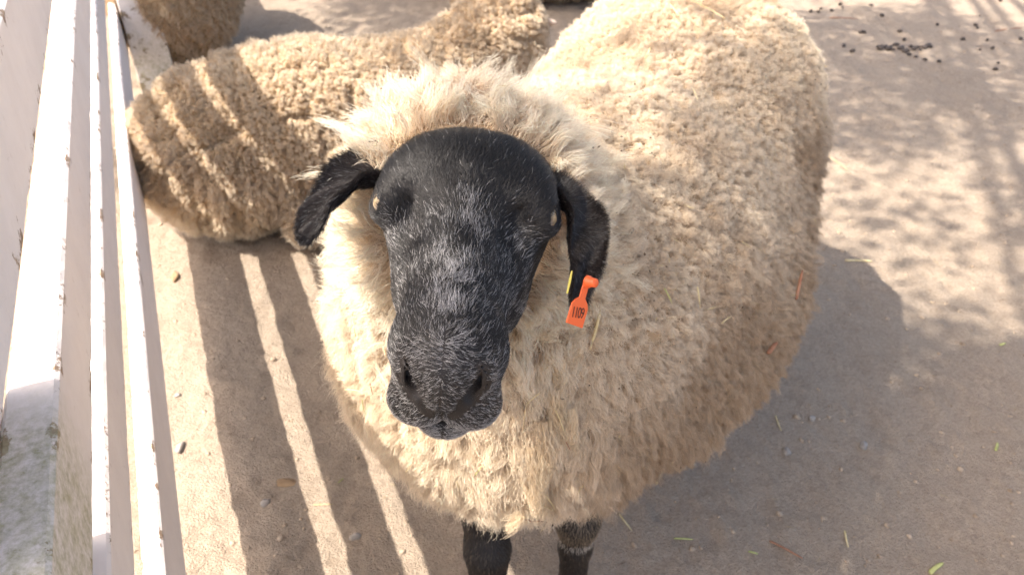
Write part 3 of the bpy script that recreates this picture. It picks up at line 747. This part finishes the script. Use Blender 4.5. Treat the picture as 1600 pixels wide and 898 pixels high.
# ---- the other sheep
def resting_sheep(f, lo, hi, step, spacing, K, seed, label, groove, tipc, rootc, dirtc, extra=None, L0=0.024, axis=None, wid=0.0006, m=6):
    rnd = np.random.default_rng(seed)
    v, fc = surface_nets(f, lo, hi, step)
    v[:, 2] = np.maximum(v[:, 2], 0.002)
    g, _ = grad(f, v)
    def crack(P):                          # deep partings that run round the body
        a = P @ axis; q = np.stack([a * 2.3, P[:, 2] * 0.8 + 0.3 * vnoise(P, 0.12), 0 * a + (P @ np.array([axis[1], -axis[0], 0])) * 0.9], 1)
        return np.clip(1 - np.abs(vnoise(q + 3, 0.11)) / 0.24, 0, 1) ** 1.4
    ck = crack(v) if groove else np.zeros(len(v))
    v = v + g * (0.008 * vnoise(v, 0.07) + 0.004 * vnoise(v + 7, 0.03) - groove * 0.032 * ck)[:, None]
    parts = [(v, fc, 0)]
    if extra: parts += extra
    V, F, S = join(parts)
    o = mesh_obj('sheep', V, F, [M_skin, M_hide, M_pale], slots=S); tag(o, label, 'sheep', 'sheep in the pen')
    P = even_sample(v, fc, spacing, rnd); P = P[P[:, 2] > 0.015]; Nn, _ = grad(f, P); n = len(P)
    ckp = crack(P) if groove else np.zeros(n)
    L = L0 * (1 + 0.35 * vnoise(P, 0.04) + 0.2 * rnd.normal(0, 1, n).clip(-1.5, 1.5)) * (1 - 0.75 * ckp * min(1, groove))
    D = nrm(Nn + 0.3 * rnd.normal(0, 1, (n, 3)))
    bend = np.zeros((n, 3)); bend[:, 2] = -0.006; bend += tuft(P, D, L, spacing * 2.6, 0.5)
    dirt = np.clip(vnoise(P + seed, 0.2) * 0.7 + vnoise(P + 1, 0.06) * 0.5 + 0.4, 0, 1)[:, None]
    tip = np.asarray(tipc) * (1 - dirt) + np.asarray(dirtc) * dirt
    rt = np.broadcast_to(np.asarray(rootc), (n, 3))
    tip = tip * (1 - 0.8 * ckp[:, None]) + rt * 0.8 * ckp[:, None]
    a = grow_locks(P, D, L, spacing * 0.8, spacing * 0.25, 0.003, 1.3, K, m, rnd, wid, tip, rt, 0.3, bend)
    strands_object('fleece', *a, M_wool, o)
    return o

# lying along the fence behind the first: rump to the rails, head turned away at the right
A2 = axes((0.93, 0.36)); ax2 = A2[:, 1]
def f_lying(P):
    d = ell(P, (-0.70, 2.52, 0.24), (0.32, 0.52, 0.275), A2)
    d = smin(d, ell(P, (-0.93, 2.42, 0.20), (0.28, 0.23, 0.235), A2), 0.08)
    d = smin(d, ell(P, (-0.33, 2.68, 0.25), (0.24, 0.26, 0.235), A2), 0.08)
    d = smin(d, cone(P, (-0.26, 2.74, 0.30), (-0.03, 2.87, 0.45), 0.18, 0.145), 0.06)
    d = smin(d, cone(P, (-0.62, 2.24, 0.07), (-0.36, 2.26, 0.06), 0.075, 0.055), 0.05)      # folded hind leg
    return smax(d, -(P[..., 2] - 0.0), 0.02)
def pale_head(c, d, up):                  # seen from behind: skull, muzzle away from us, two ears
    d = nrm(d); sd = nrm(np.cross(d, up)); up = np.cross(sd, d); M = np.stack([sd, d, up], 1); c = np.asarray(c, float)
    def f(P):
        q = (P - c.astype(P.dtype)) @ M.astype(P.dtype); s = q.copy(); s[..., 0] = np.abs(s[..., 0])
        k = ell(q, (0, 0, 0), (0.075, 0.09, 0.07)); k = smin(k, cone(q, (0, 0.04, -0.01), (0, 0.19, -0.05), 0.06, 0.042), 0.03)
        e = s - np.array([0.075, -0.02, 0.0], dtype=P.dtype)
        ea = ell(e, (0.055, -0.005, -0.008), (0.062, 0.024, 0.014))
        return smin(k, ea, 0.015)
    return surface_nets(f, c - 0.3, c + 0.3, 0.008)
hv, hf = pale_head((-0.02, 2.97, 0.475), (0.25, 0.95, -0.15), (0, 0, 1.0))
resting_sheep(f_lying, (-1.4, 2.0, -0.03), (0.3, 3.2, 0.75), 0.012, 0.0094, 13, 21, 'greyish woolly sheep lying against the fence with its head turned away', 1.0,
              (0.80, 0.70, 0.56), (0.80, 0.65, 0.46), (0.55, 0.46, 0.36), [(hv, hf, 2)], 0.022, ax2)
# standing close to the fence beyond the post, only its rump in the picture
A3 = axes((-0.30, 0.95))
def f_third(P):
    d = ell(P, (-1.55, 3.98, 0.40), (0.29, 0.55, 0.36), A3)
    return smax(smin(d, ell(P, (-1.50, 3.72, 0.36), (0.265, 0.24, 0.34), A3), 0.06), -P[..., 2], 0.02)
resting_sheep(f_third, (-2.1, 3.2, -0.03), (-1.0, 4.8, 0.9), 0.02, 0.019, 10, 31, 'brown woolly rump of a sheep behind the fence post', 0.4,
              (0.66, 0.54, 0.40), (0.66, 0.51, 0.35), (0.52, 0.41, 0.29), None, 0.022, A3[:, 1], 0.0009, 5)
# lying farthest back, cut by the top of the picture
A4 = axes((1.0, 0.12))
def f_far(P):
    d = ell(P, (0.30, 4.86, 0.26), (0.29, 0.52, 0.27), A4)
    d = smin(d, cone(P, (0.05, 4.62, 0.06), (-0.30, 4.58, 0.05), 0.06, 0.035), 0.04)
    d = smin(d, ell(P, (-0.32, 4.90, 0.33), (0.16, 0.20, 0.17), A4), 0.08)
    return smax(d, -P[..., 2], 0.02)
resting_sheep(f_far, (-0.8, 4.2, -0.03), (1.1, 5.4, 0.7), 0.022, 0.021, 9, 41, 'brownish sheep farthest back, cut off by the top edge', 0.4,
              (0.54, 0.42, 0.29), (0.56, 0.42, 0.27), (0.40, 0.30, 0.20), None, 0.022, A4[:, 1], 0.0009, 5)

# ================================================================== TREE that shades the pen (stands past the top edge of the picture)
def shade_tree():
    rnd = np.random.default_rng(17)
    root = empty('tree', (1.6, 8.6, 0)); tag(root, 'tree beyond the pen whose leaves dapple the ground with shade', 'tree')
    mb, nt, b = principled('bark', (0.16, 0.12, 0.09), 0.9, 0.2)
    nt.links.new(ramp(nt, noise(nt, obj_coord(nt), 12, 6), [(0.3, (0.09, 0.07, 0.05)), (0.7, (0.24, 0.19, 0.15))]), b.inputs['Base Color'])
    ml, nt, out = new_mat('leaf')
    d = N(nt, 'ShaderNodeBsdfDiffuse'); t = N(nt, 'ShaderNodeBsdfTranslucent'); mx = N(nt, 'ShaderNodeMixShader'); mx.inputs[0].default_value = 0.35
    c = ramp(nt, noise(nt, obj_coord(nt), 3, 3), [(0.3, (0.045, 0.09, 0.02)), (0.7, (0.09, 0.14, 0.035))])
    nt.links.new(c, d.inputs[0]); nt.links.new(c, t.inputs[0]); nt.links.new(d.outputs[0], mx.inputs[1]); nt.links.new(t.outputs[0], mx.inputs[2]); nt.links.new(mx.outputs[0], out.inputs[0])
    # twig ends: where their shade falls on the pen, and how high they hang
    tw = []
    while len(tw) < 1000:
        gx, gy = (rnd.uniform(0.55, 2.4), rnd.uniform(0.4, 1.75)) if rnd.random() < 0.3 else (rnd.uniform(-1.8, 4.4), rnd.uniform(0.6, 6.6))
        h = rnd.uniform(3.6, 6.0)
        back = gy > 2.75 + 0.25 * vnoise(np.array([[gx, gy, 1.0]]), 0.5)[0]
        right = gx > 0.84 + 0.11 * min(1.0, max(0.0, (gy - 1.0) / 0.4)) + 0.18 * vnoise(np.array([[gx, gy, 2.0]]), 0.4)[0] + max(0, 1.55 - gy) * -0.1
        if not (back or right): continue
        gap = vnoise(np.array([[gx * 0.6, gy * 1.0, 5.0]]), 0.60)[0] + 0.35 * vnoise(np.array([[gx, gy, 9.0]]), 0.22)[0]
        if gap > (-0.06 if gy > 1.62 else 0.80): continue
        tw.append((gx - SH[0] * h, gy - SH[1] * h, h))
    tw = np.array(tw)
    top = np.array([1.5, 8.2, 3.4]); F, V = [], []
    def tube(path, r0, r1, k=6):
        path = np.asarray(path, float); n = len(path); tn = nrm(np.gradient(path, axis=0)); u, v = frame_of(tn)
        r = np.linspace(r0, r1, n); a = np.arange(k) * 2 * np.pi / k
        return path[:, None] + r[:, None, None] * (np.cos(a)[None, :, None] * u[:, None] + np.sin(a)[None, :, None] * v[:, None])
    def add(store, ring):
        n, k = ring.shape[:2]; off = sum(len(x) for x in store[0]); store[0].append(ring.reshape(-1, 3))
        idx = np.arange(n * k).reshape(n, k) + off; nx = np.roll(idx, -1, 1)
        store[1].append(np.stack([idx[:-1], nx[:-1], nx[1:], idx[1:]], -1).reshape(-1, 4))
    tr = ([], []); add(tr, tube([(1.6, 8.6, -0.2), (1.58, 8.55, 0.6), (1.52, 8.35, 2.0), tuple(top)], 0.24, 0.17, 12))
    mesh_obj('trunk', np.concatenate(tr[0]), np.concatenate(tr[1]), mb, root)
    # a dozen limbs to clusters of twigs
    cen = tw[rnd.choice(len(tw), 14, replace=False)]
    for _ in range(6):
        lab = np.argmin(((tw[:, None] - cen[None]) ** 2).sum(-1), 1)
        cen = np.array([tw[lab == i].mean(0) if (lab == i).any() else cen[i] for i in range(14)])
    for i in range(14):
        st = ([], []); mid = (top + cen[i]) / 2 + np.array([0, 0, 0.5])
        add(st, tube(bez([top - (0, 0, 0.1), mid, cen[i]], 10), 0.045, 0.016))
        for p in tw[lab == i]:
            m_ = (cen[i] + p) / 2 + rnd.normal(0, 0.12, 3); add(st, tube(bez([cen[i], m_, p], 6), 0.014, 0.004, 5))
        mesh_obj('limb', np.concatenate(st[0]), np.concatenate(st[1]), mb, root)
    # leaves
    per = 80; n = len(tw) * per
    c = np.repeat(tw, per, 0) + rnd.normal(0, 1, (n, 3)) * np.array([0.15, 0.15, 0.13])
    ax = nrm(rnd.normal(0, 1, (n, 3)) + np.array([0, 0, -0.3])); nn = nrm(rnd.normal(0, 0.7, (n, 3)) + np.array([0, 0, 1.0])); sd = nrm(np.cross(ax, nn)); nn = np.cross(sd, ax)
    ln = rnd.uniform(0.05, 0.085, (n, 1)); wd = ln * rnd.uniform(0.22, 0.3, (n, 1))
    v = np.stack([c, c + ax * ln * 0.45 + sd * wd - nn * wd * 0.3, c + ax * ln, c + ax * ln * 0.45 - sd * wd - nn * wd * 0.3], 1).reshape(-1, 3)
    f = np.arange(n * 4).reshape(n, 4)
    o = mesh_obj('crown', v, f, ml, root); o['kind'] = 'stuff'
shade_tree()

# ================================================================== LITTER: straw, twigs, leaves, stones, droppings
def mat_plain(name, a, b, scale=60, rough=0.7):
    m, nt, p = principled(name, a, rough, 0.3)
    nt.links.new(ramp(nt, noise(nt, obj_coord(nt), scale, 4), [(0.3, a), (0.7, b)]), p.inputs['Base Color']); return m
M_straw = mat_plain('straw', (0.52, 0.40, 0.19), (0.72, 0.60, 0.36))
M_green = mat_plain('green_straw', (0.34, 0.36, 0.12), (0.52, 0.52, 0.22))
M_twig = mat_plain('red_twig', (0.26, 0.11, 0.06), (0.42, 0.22, 0.13))
M_dung = mat_plain('dropping', (0.045, 0.034, 0.028), (0.095, 0.072, 0.058), 90, 0.6)
M_stone = mat_plain('pale_stone', (0.27, 0.24, 0.21), (0.40, 0.355, 0.31), 30)
M_dry = mat_plain('dry_leaf', (0.24, 0.15, 0.08), (0.38, 0.26, 0.15), 40)
def on_wool(px, py, lift=0.026):
    d = pix_ray(px, py); t = 0.45
    for _ in range(80):
        p = CAM + d * t; v = float(f_body(p[None])[0]) - lift
        if v < 0.0005: break
        t += max(v * 0.7, 0.0008)
        if t > 3: return None
    return p
def stalk(name, a, b, w, mat, label, cat, group, sag=0.08, flat=0.5):
    """a bent, flattened stem from a to b"""
    a, b = np.asarray(a, float), np.asarray(b, float); n = 9; L = np.linalg.norm(b - a)
    side = nrm(np.cross(b - a, np.array([0.3, 0.5, 0.81]))) ; kink = rng.uniform(-1, 1)
    mid = (a + b) / 2 + side * L * sag * kink + np.array([0, 0, L * 0.04])
    p = bez([a, mid, b], n); tn = nrm(np.gradient(p, axis=0)); u, v = frame_of(tn); k = 6
    r = w / 2 * np.interp(np.linspace(0, 1, n), [0, 0.1, 0.8, 1], [0.7, 1, 0.9, 0.4]); an = np.arange(k) * 2 * np.pi / k
    ring = p[:, None] + r[:, None, None] * (np.cos(an)[None, :, None] * u[:, None] + flat * np.sin(an)[None, :, None] * v[:, None])
    idx = np.arange(n * k).reshape(n, k); nx = np.roll(idx, -1, 1)
    F = [tuple(f) for f in np.stack([idx[:-1], nx[:-1], nx[1:], idx[1:]], -1).reshape(-1, 4)] + [tuple(idx[0][::-1]), tuple(idx[-1])]
    o = mesh_obj(name, ring.reshape(-1, 3), F, mat); tag(o, label, cat, group); return o
GW, GG = 'straw caught in the fleece', 'straw and leaves on the dirt'
for (x0, y0, x1, y1, w, mt, lb) in [
    (1078, 0, 1134, 30, .0032, M_straw, 'long pale straw lying across the back at the top edge'),
    (1046, 6, 1062, 26, .0025, M_straw, 'short straw on the back beside the long pale one'),
    (1008, 92, 1016, 74, .0030, M_straw, 'short whitish straw on the sunlit middle of the back'),
    (1082, 138, 1090, 156, .0022, M_straw, 'small straw on the brownish patch of the back'),
    (922, 546, 938, 484, .0042, M_straw, 'thick pale straw just right of the orange ear tag'),
    (904, 500, 925, 428, .0030, M_straw, 'pale straw hanging behind the orange ear tag'),
    (938, 342, 952, 412, .0024, M_straw, 'thin pale straw in the fleece beside the drooping ear'),
    (1038, 450, 1050, 474, .0026, M_green, 'greenish straw on the flank right of the ear tag'),
    (1090, 448, 1094, 482, .0028, M_straw, 'upright yellow straw on the flank, right of the greenish one'),
    (1160, 378, 1172, 386, .0026, M_straw, 'short yellow straw high on the far flank'),
    (1128, 505, 1142, 494, .0022, M_straw, 'tiny straw low on the far flank'),
    (488, 690, 491, 640, .0026, M_green, 'greenish straw dangling from the fleece at the chest edge'),
    (538, 608, 566, 612, .0024, M_straw, 'yellow straw on the chest left of the muzzle'),
    (566, 624, 570, 646, .0022, M_green, 'thin green straw below the one left of the muzzle'),
    (578, 598, 582, 616, .0020, M_twig, 'short brown stem on the chest beside the muzzle'),
    (537, 452, 543, 470, .0022, M_green, 'green straw on the neck wool left of the cheek'),
    (553, 512, 556, 526, .0022, M_green, 'small green straw on the neck wool below the cheek'),
    (568, 493, 592, 497, .0018, M_straw, 'fine straw lying flat beside the jaw'),
    (818, 672, 824, 628, .0018, M_straw, 'fine bent straw on the chest right of the mouth'),
    (824, 630, 846, 612, .0018, M_straw, 'fine straw leading up from the bent one right of the mouth'),
    (868, 640, 882, 678, .0026, M_straw, 'yellow straw in the matted wool below the ear tag'),
    (870, 555, 876, 572, .0022, M_green, 'short green straw between the muzzle and the ear tag'),
    (752, 652, 753, 668, .0016, M_straw, 'tiny straw beside the corner of the mouth'),
    (634, 738, 642, 728, .0022, M_straw, 'short straw low on the chest under the muzzle'),
    (714, 752, 718, 764, .0022, M_straw, 'small straw at the middle of the lower chest'),
    (742, 742, 752, 728, .0024, M_green, 'curved green straw at the middle of the lower chest'),
    (836, 784, 866, 798, .0026, M_straw, 'pale straw at the bottom of the fleece above the right foreleg'),
    (850, 770, 868, 796, .0022, M_straw, 'thin straw crossing the one above the right foreleg'),
    (902, 772, 912, 758, .0022, M_straw, 'straw poking from the belly wool near the right foreleg'),
    (676, 808, 728, 812, .0040, M_twig, 'reddish brown twig stuck along the lower edge of the fleece'),
    (822, 812, 856, 816, .0050, M_twig, 'short orange brown twig at the lower edge between the forelegs'),
    (1200, 552, 1214, 534, .0080, M_twig, 'rusty brown dirt clot on the fleece at the right edge'),
    (1244, 468, 1254, 422, .0060, M_twig, 'long brown dung tag on the fleece at the right edge'),
    (884, 690, 892, 704, .0022, M_twig, 'small red stem in the fold below the ear tag')]:
    a, b = on_wool(x0, y0), on_wool(x1, y1)
    if a is None or b is None or np.linalg.norm(a - b) > 0.2: continue
    stalk('straw' if mt is not M_twig else 'twig', a, b, w, mt, lb, 'straw' if mt is not M_twig else 'twig', GW)
def gpt(px, py, h=0.003):
    p = on_ground(px, py, 0.0); p[2] = ground_z(p[0], p[1]) + h; return p
for (x0, y0, x1, y1, w, mt, lb, cat) in [
    (1322, 402, 1364, 405, .012, M_straw, 'pale stick lying in the dappled dirt right of the sheep', 'stick'),
    (1296, 238, 1326, 262, .004, M_straw, 'thin bent straw on the sunlit dirt beside the flank', 'straw'),
    (1322, 822, 1328, 848, .005, M_straw, 'straw standing out in the shade at the lower right', 'straw'),
    (1054, 835, 1084, 837, .005, M_green, 'pale green straw in the shade beside the right foreleg', 'straw'),
    (1204, 838, 1256, 868, .006, M_twig, 'reddish twig in the shade at the bottom right', 'twig'),
    (1456, 888, 1476, 874, .010, M_green, 'pale green leaf at the bottom right', 'leaf'),
    (1558, 698, 1561, 686, .007, M_green, 'small green leaf at the right edge in the shade', 'leaf'),
    (1565, 533, 1574, 530, .008, M_green, 'tiny green leaf high in the shade at the right edge', 'leaf'),
    (1170, 857, 1186, 860, .005, M_green, 'small green blade in the shade left of the reddish twig', 'leaf'),
    (968, 800, 988, 826, .004, M_straw, 'yellow straw on the sunlit dirt right of the foreleg', 'straw'),
    (1026, 754, 1040, 722, .004, M_straw, 'yellow straw at the shadow edge under the belly', 'straw'),
    (1214, 640, 1222, 668, .004, M_straw, 'faint straw in the sheep shadow under the flank', 'straw'),
    (488, 782, 520, 785, .003, M_straw, 'thin white straw on the sunny strip between rail shadows', 'straw'),
    (528, 752, 536, 742, .003, M_green, 'green blade in the rail shadow left of the chest', 'straw'),
    (1296, 28, 1342, 26, .012, M_twig, 'brown twig among the droppings at the top right', 'twig'),
    (1556, 44, 1600, 40, .010, M_twig, 'brown twig on the dirt at the top right corner', 'twig')]:
    stalk('leaf' if cat == 'leaf' else cat, gpt(x0, y0), gpt(x1, y1), w, mt, lb, cat, GG, flat=0.35)
def lump_mesh(n_u=10, n_v=7, amp=0.16, seed=0):
    r_ = np.random.default_rng(seed); V = [(0, 0, 1)]
    for j in range(1, n_v):
        for i in range(n_u):
            t = math.pi * j / n_v; p = 2 * math.pi * i / n_u; V.append((math.sin(t) * math.cos(p), math.sin(t) * math.sin(p), math.cos(t)))
    V.append((0, 0, -1)); V = np.array(V); V *= (1 + amp * vnoise(V + seed * 3.1, 0.7))[:, None]
    F = [(0, 1 + i, 1 + (i + 1) % n_u) for i in range(n_u)]
    for j in range(n_v - 2):
        for i in range(n_u): F.append((1 + j * n_u + i, 1 + (j + 1) * n_u + i, 1 + (j + 1) * n_u + (i + 1) % n_u, 1 + j * n_u + (i + 1) % n_u))
    e = len(V) - 1; F += [(e, 1 + (n_v - 2) * n_u + (i + 1) % n_u, 1 + (n_v - 2) * n_u + i) for i in range(n_u)]
    return V, F
pel = []
for k in range(4):
    V, F = lump_mesh(seed=k + 1); pel.append(mesh_obj('dropping', V * np.array([0.013, 0.009, 0.008]), F, M_dung))
first = set()
def put(k, p, rz, sc):
    if k in first: o = pel[k].copy(); col.objects.link(o)
    else: o = pel[k]; first.add(k)
    o.location = p; o.rotation_euler = (rng.uniform(-.3, .3), rng.uniform(-.3, .3), rz); o.scale = (sc, sc, sc); return o
for (cx, cy) in [(190, 60), (172, 80), (265, 70), (340, 50), (325, 28), (615, 100), (740, 208), (775, 250), (1000, 165), (1295, 108), (1265, 175), (1278, 190), (1180, 257), (1350, 265), (1575, 270), (1300, 325), (1385, 325), (1428, 420), (1408, 465), (1015, 413), (915, 405), (850, 385), (410, 342), (355, 297), (465, 215), (490, 214), (120, 75), (1435, 4), (540, 28)]:
    p = gpt(1240 + cx * 0.225, cy * 0.225, 0.006)
    tag(put(int(rng.integers(0, 4)), p, rng.uniform(0, 6.28), rng.uniform(0.6, 1.15)), 'small dark dropping among those scattered on the dirt at the upper right', 'dropping', 'droppings scattered at the upper right')
# the longer heap of droppings trodden together
heap = empty('dung_heap', tuple(gpt(1415, 73, 0.0))); tag(heap, 'long dark heap of trodden dung at the upper right', 'dung')
for t in np.linspace(0, 1, 24):
    x = 1240 + (600 + 360 * t) * 0.225; y = (305 + 40 * math.sin(t * 2.6) - 22 * t + rng.normal(0, 17)) * 0.225
    o = pel[int(rng.integers(0, 4))].copy(); o.name = 'pellet'; col.objects.link(o)
    for k_ in ('label', 'category', 'group'):
        if k_ in o: del o[k_]
    o.location = gpt(x, y, 0.004 + rng.uniform(0, 0.006)); o.rotation_euler = (0, 0, rng.uniform(0, 6.28)); q_ = rng.uniform(0.7, 1.7); o.scale = (q_ * 1.1, q_, q_ * 0.8)
    o.parent = heap; o.matrix_parent_inverse = Matrix.Translation(-heap.location)
for (px, py, sx, sy, sz, mt, nm, lb) in [
    (278, 692, .017, .012, .009, M_stone, 'stone', 'pale stone on the dirt beside the fence'),
    (556, 834, .012, .010, .007, M_stone, 'stone', 'bluish grey stone in the rail shadow left of the forelegs'),
    (412, 776, .010, .008, .007, M_stone, 'stone', 'small grey stone in the rail shadow near the fence'),
    (276, 612, .006, .006, .005, M_stone, 'stone', 'tiny dark pebble beside the fence above the pale stone'),
    (446, 748, .024, .013, .0022, M_dry, 'dry_leaf', 'brown dry leaf crumpled in the rail shadow'),
    (272, 428, .026, .010, .006, M_dry, 'dry_leaf', 'dark curled leaf on the sunny dirt beside the fence'),
    (1230, 700, .012, .010, .008, M_stone, 'stone', 'dull stone in the shade right of the belly'),
    (1352, 690, .012, .009, .007, M_stone, 'stone', 'grey stone in the middle of the shade at the lower right'),
    (1270, 646, .010, .009, .007, M_stone, 'stone', 'small stone in the shade below the right flank')]:
    V, F = lump_mesh(12, 8, 0.55, px); o = mesh_obj(nm, V * np.array([sx, sy, sz]), F, mt); o.location = gpt(px, py, 0.002); o.rotation_euler = (0, 0, px)
    tag(o, lb, 'leaf' if nm == 'dry_leaf' else 'stone', 'stones and leaves on the dirt')
# grit: too small to count
def grit():
    r_ = np.random.default_rng(9); n = 8000
    V0, F0 = lump_mesh(6, 4, 0.3, 3); F0 = [f for f in F0]
    tri = np.array([t for f in F0 for t in ([f] if len(f) == 3 else [(f[0], f[1], f[2]), (f[0], f[2], f[3])])])
    u = r_.random((n, 2)); x = -1.6 + 4.6 * u[:, 0]; y = 0.75 + 3.6 * u[:, 1] ** 1.7
    P = np.stack([x, y, 0 * x], 1)
    z = 0.006 * vnoise(P, 0.45) + 0.0035 * vnoise(P + 9, 0.16) + 0.0035 * vnoise(P + 5, 0.06) + 0.0045 * vnoise(P + 3, 0.032) * (1 + vnoise(P + 15, 0.3)) + 0.0028 * vnoise(P + 19, 0.018) * (1 + vnoise(P + 23, 0.2)) - 0.016 * np.clip(vnoise(P + 31, 0.11) - 0.25, 0, 1) - 0.012
    s = (0.0012 + 0.0065 * r_.random(n) ** 5)[:, None, None]
    a = r_.random(n) * 6.28; c, sn = np.cos(a)[:, None], np.sin(a)[:, None]
    v = V0[None] * s * np.stack([0.8 + 0.6 * r_.random(n), 0.7 + 0.4 * r_.random(n), 0.4 + 0.4 * r_.random(n)], 1)[:, None]
    v = np.stack([v[..., 0] * c - v[..., 1] * sn, v[..., 0] * sn + v[..., 1] * c, v[..., 2]], -1) + np.stack([x, y, z], 1)[:, None]
    f = (tri[None] + (np.arange(n) * len(V0))[:, None, None]).reshape(-1, 3)
    m, nt, b = principled('grit', (0.4, 0.34, 0.28), 0.9, 0.2)
    nt.links.new(ramp(nt, noise(nt, obj_coord(nt), 70, 2), [(0.3, (0.24, 0.18, 0.13)), (0.5, (0.38, 0.295, 0.215)), (0.75, (0.46, 0.365, 0.275))]), b.inputs['Base Color'])
    tag(mesh_obj('gravel', v.reshape(-1, 3), f, m), 'fine grit and crumbs strewn over the dirt', kind='stuff')
grit()
def ground_chaff():
    r_ = np.random.default_rng(29); n = 420
    x = r_.uniform(-1.0, 2.4, n); y = 0.85 + 3.4 * r_.random(n) ** 1.5; P = np.stack([x, y, 0 * x], 1)
    z = np.array([ground_z(a, b) for a, b in zip(x, y)]) + 0.0012
    c = np.stack([x, y, z], 1); a = r_.uniform(0, 6.28, n); ax = np.stack([np.cos(a), np.sin(a), 0.1 * r_.normal(0, 1, n)], 1); ax = nrm(ax)
    ln = (0.006 + 0.022 * r_.random((n, 1)) ** 2); w = 0.0005 + 0.0007 * r_.random((n, 1))
    sd = nrm(np.cross(ax, np.array([0, 0, 1.0]))); s2 = np.cross(ax, sd)
    v = np.stack([c - ax * ln / 2, c + sd * w, c + s2 * w, c - sd * w, c - s2 * w, c + ax * ln / 2], 1).reshape(-1, 3)
    f0 = np.array([(0, 2, 1), (0, 3, 2), (0, 4, 3), (0, 1, 4), (5, 1, 2), (5, 2, 3), (5, 3, 4), (5, 4, 1)])
    f = (f0[None] + (np.arange(n) * 6)[:, None, None]).reshape(-1, 3)
    m, nt, b = principled('ground_chaff', (0.4, 0.3, 0.18), 0.8, 0.2)
    nt.links.new(ramp(nt, noise(nt, obj_coord(nt), 9, 2), [(0.35, (0.16, 0.10, 0.06)), (0.6, (0.50, 0.40, 0.24))]), b.inputs['Base Color'])
    tag(mesh_obj('chaff', v, f, m, smooth=False), 'fine chaff and stem bits trodden into the dirt', kind='stuff')
ground_chaff()
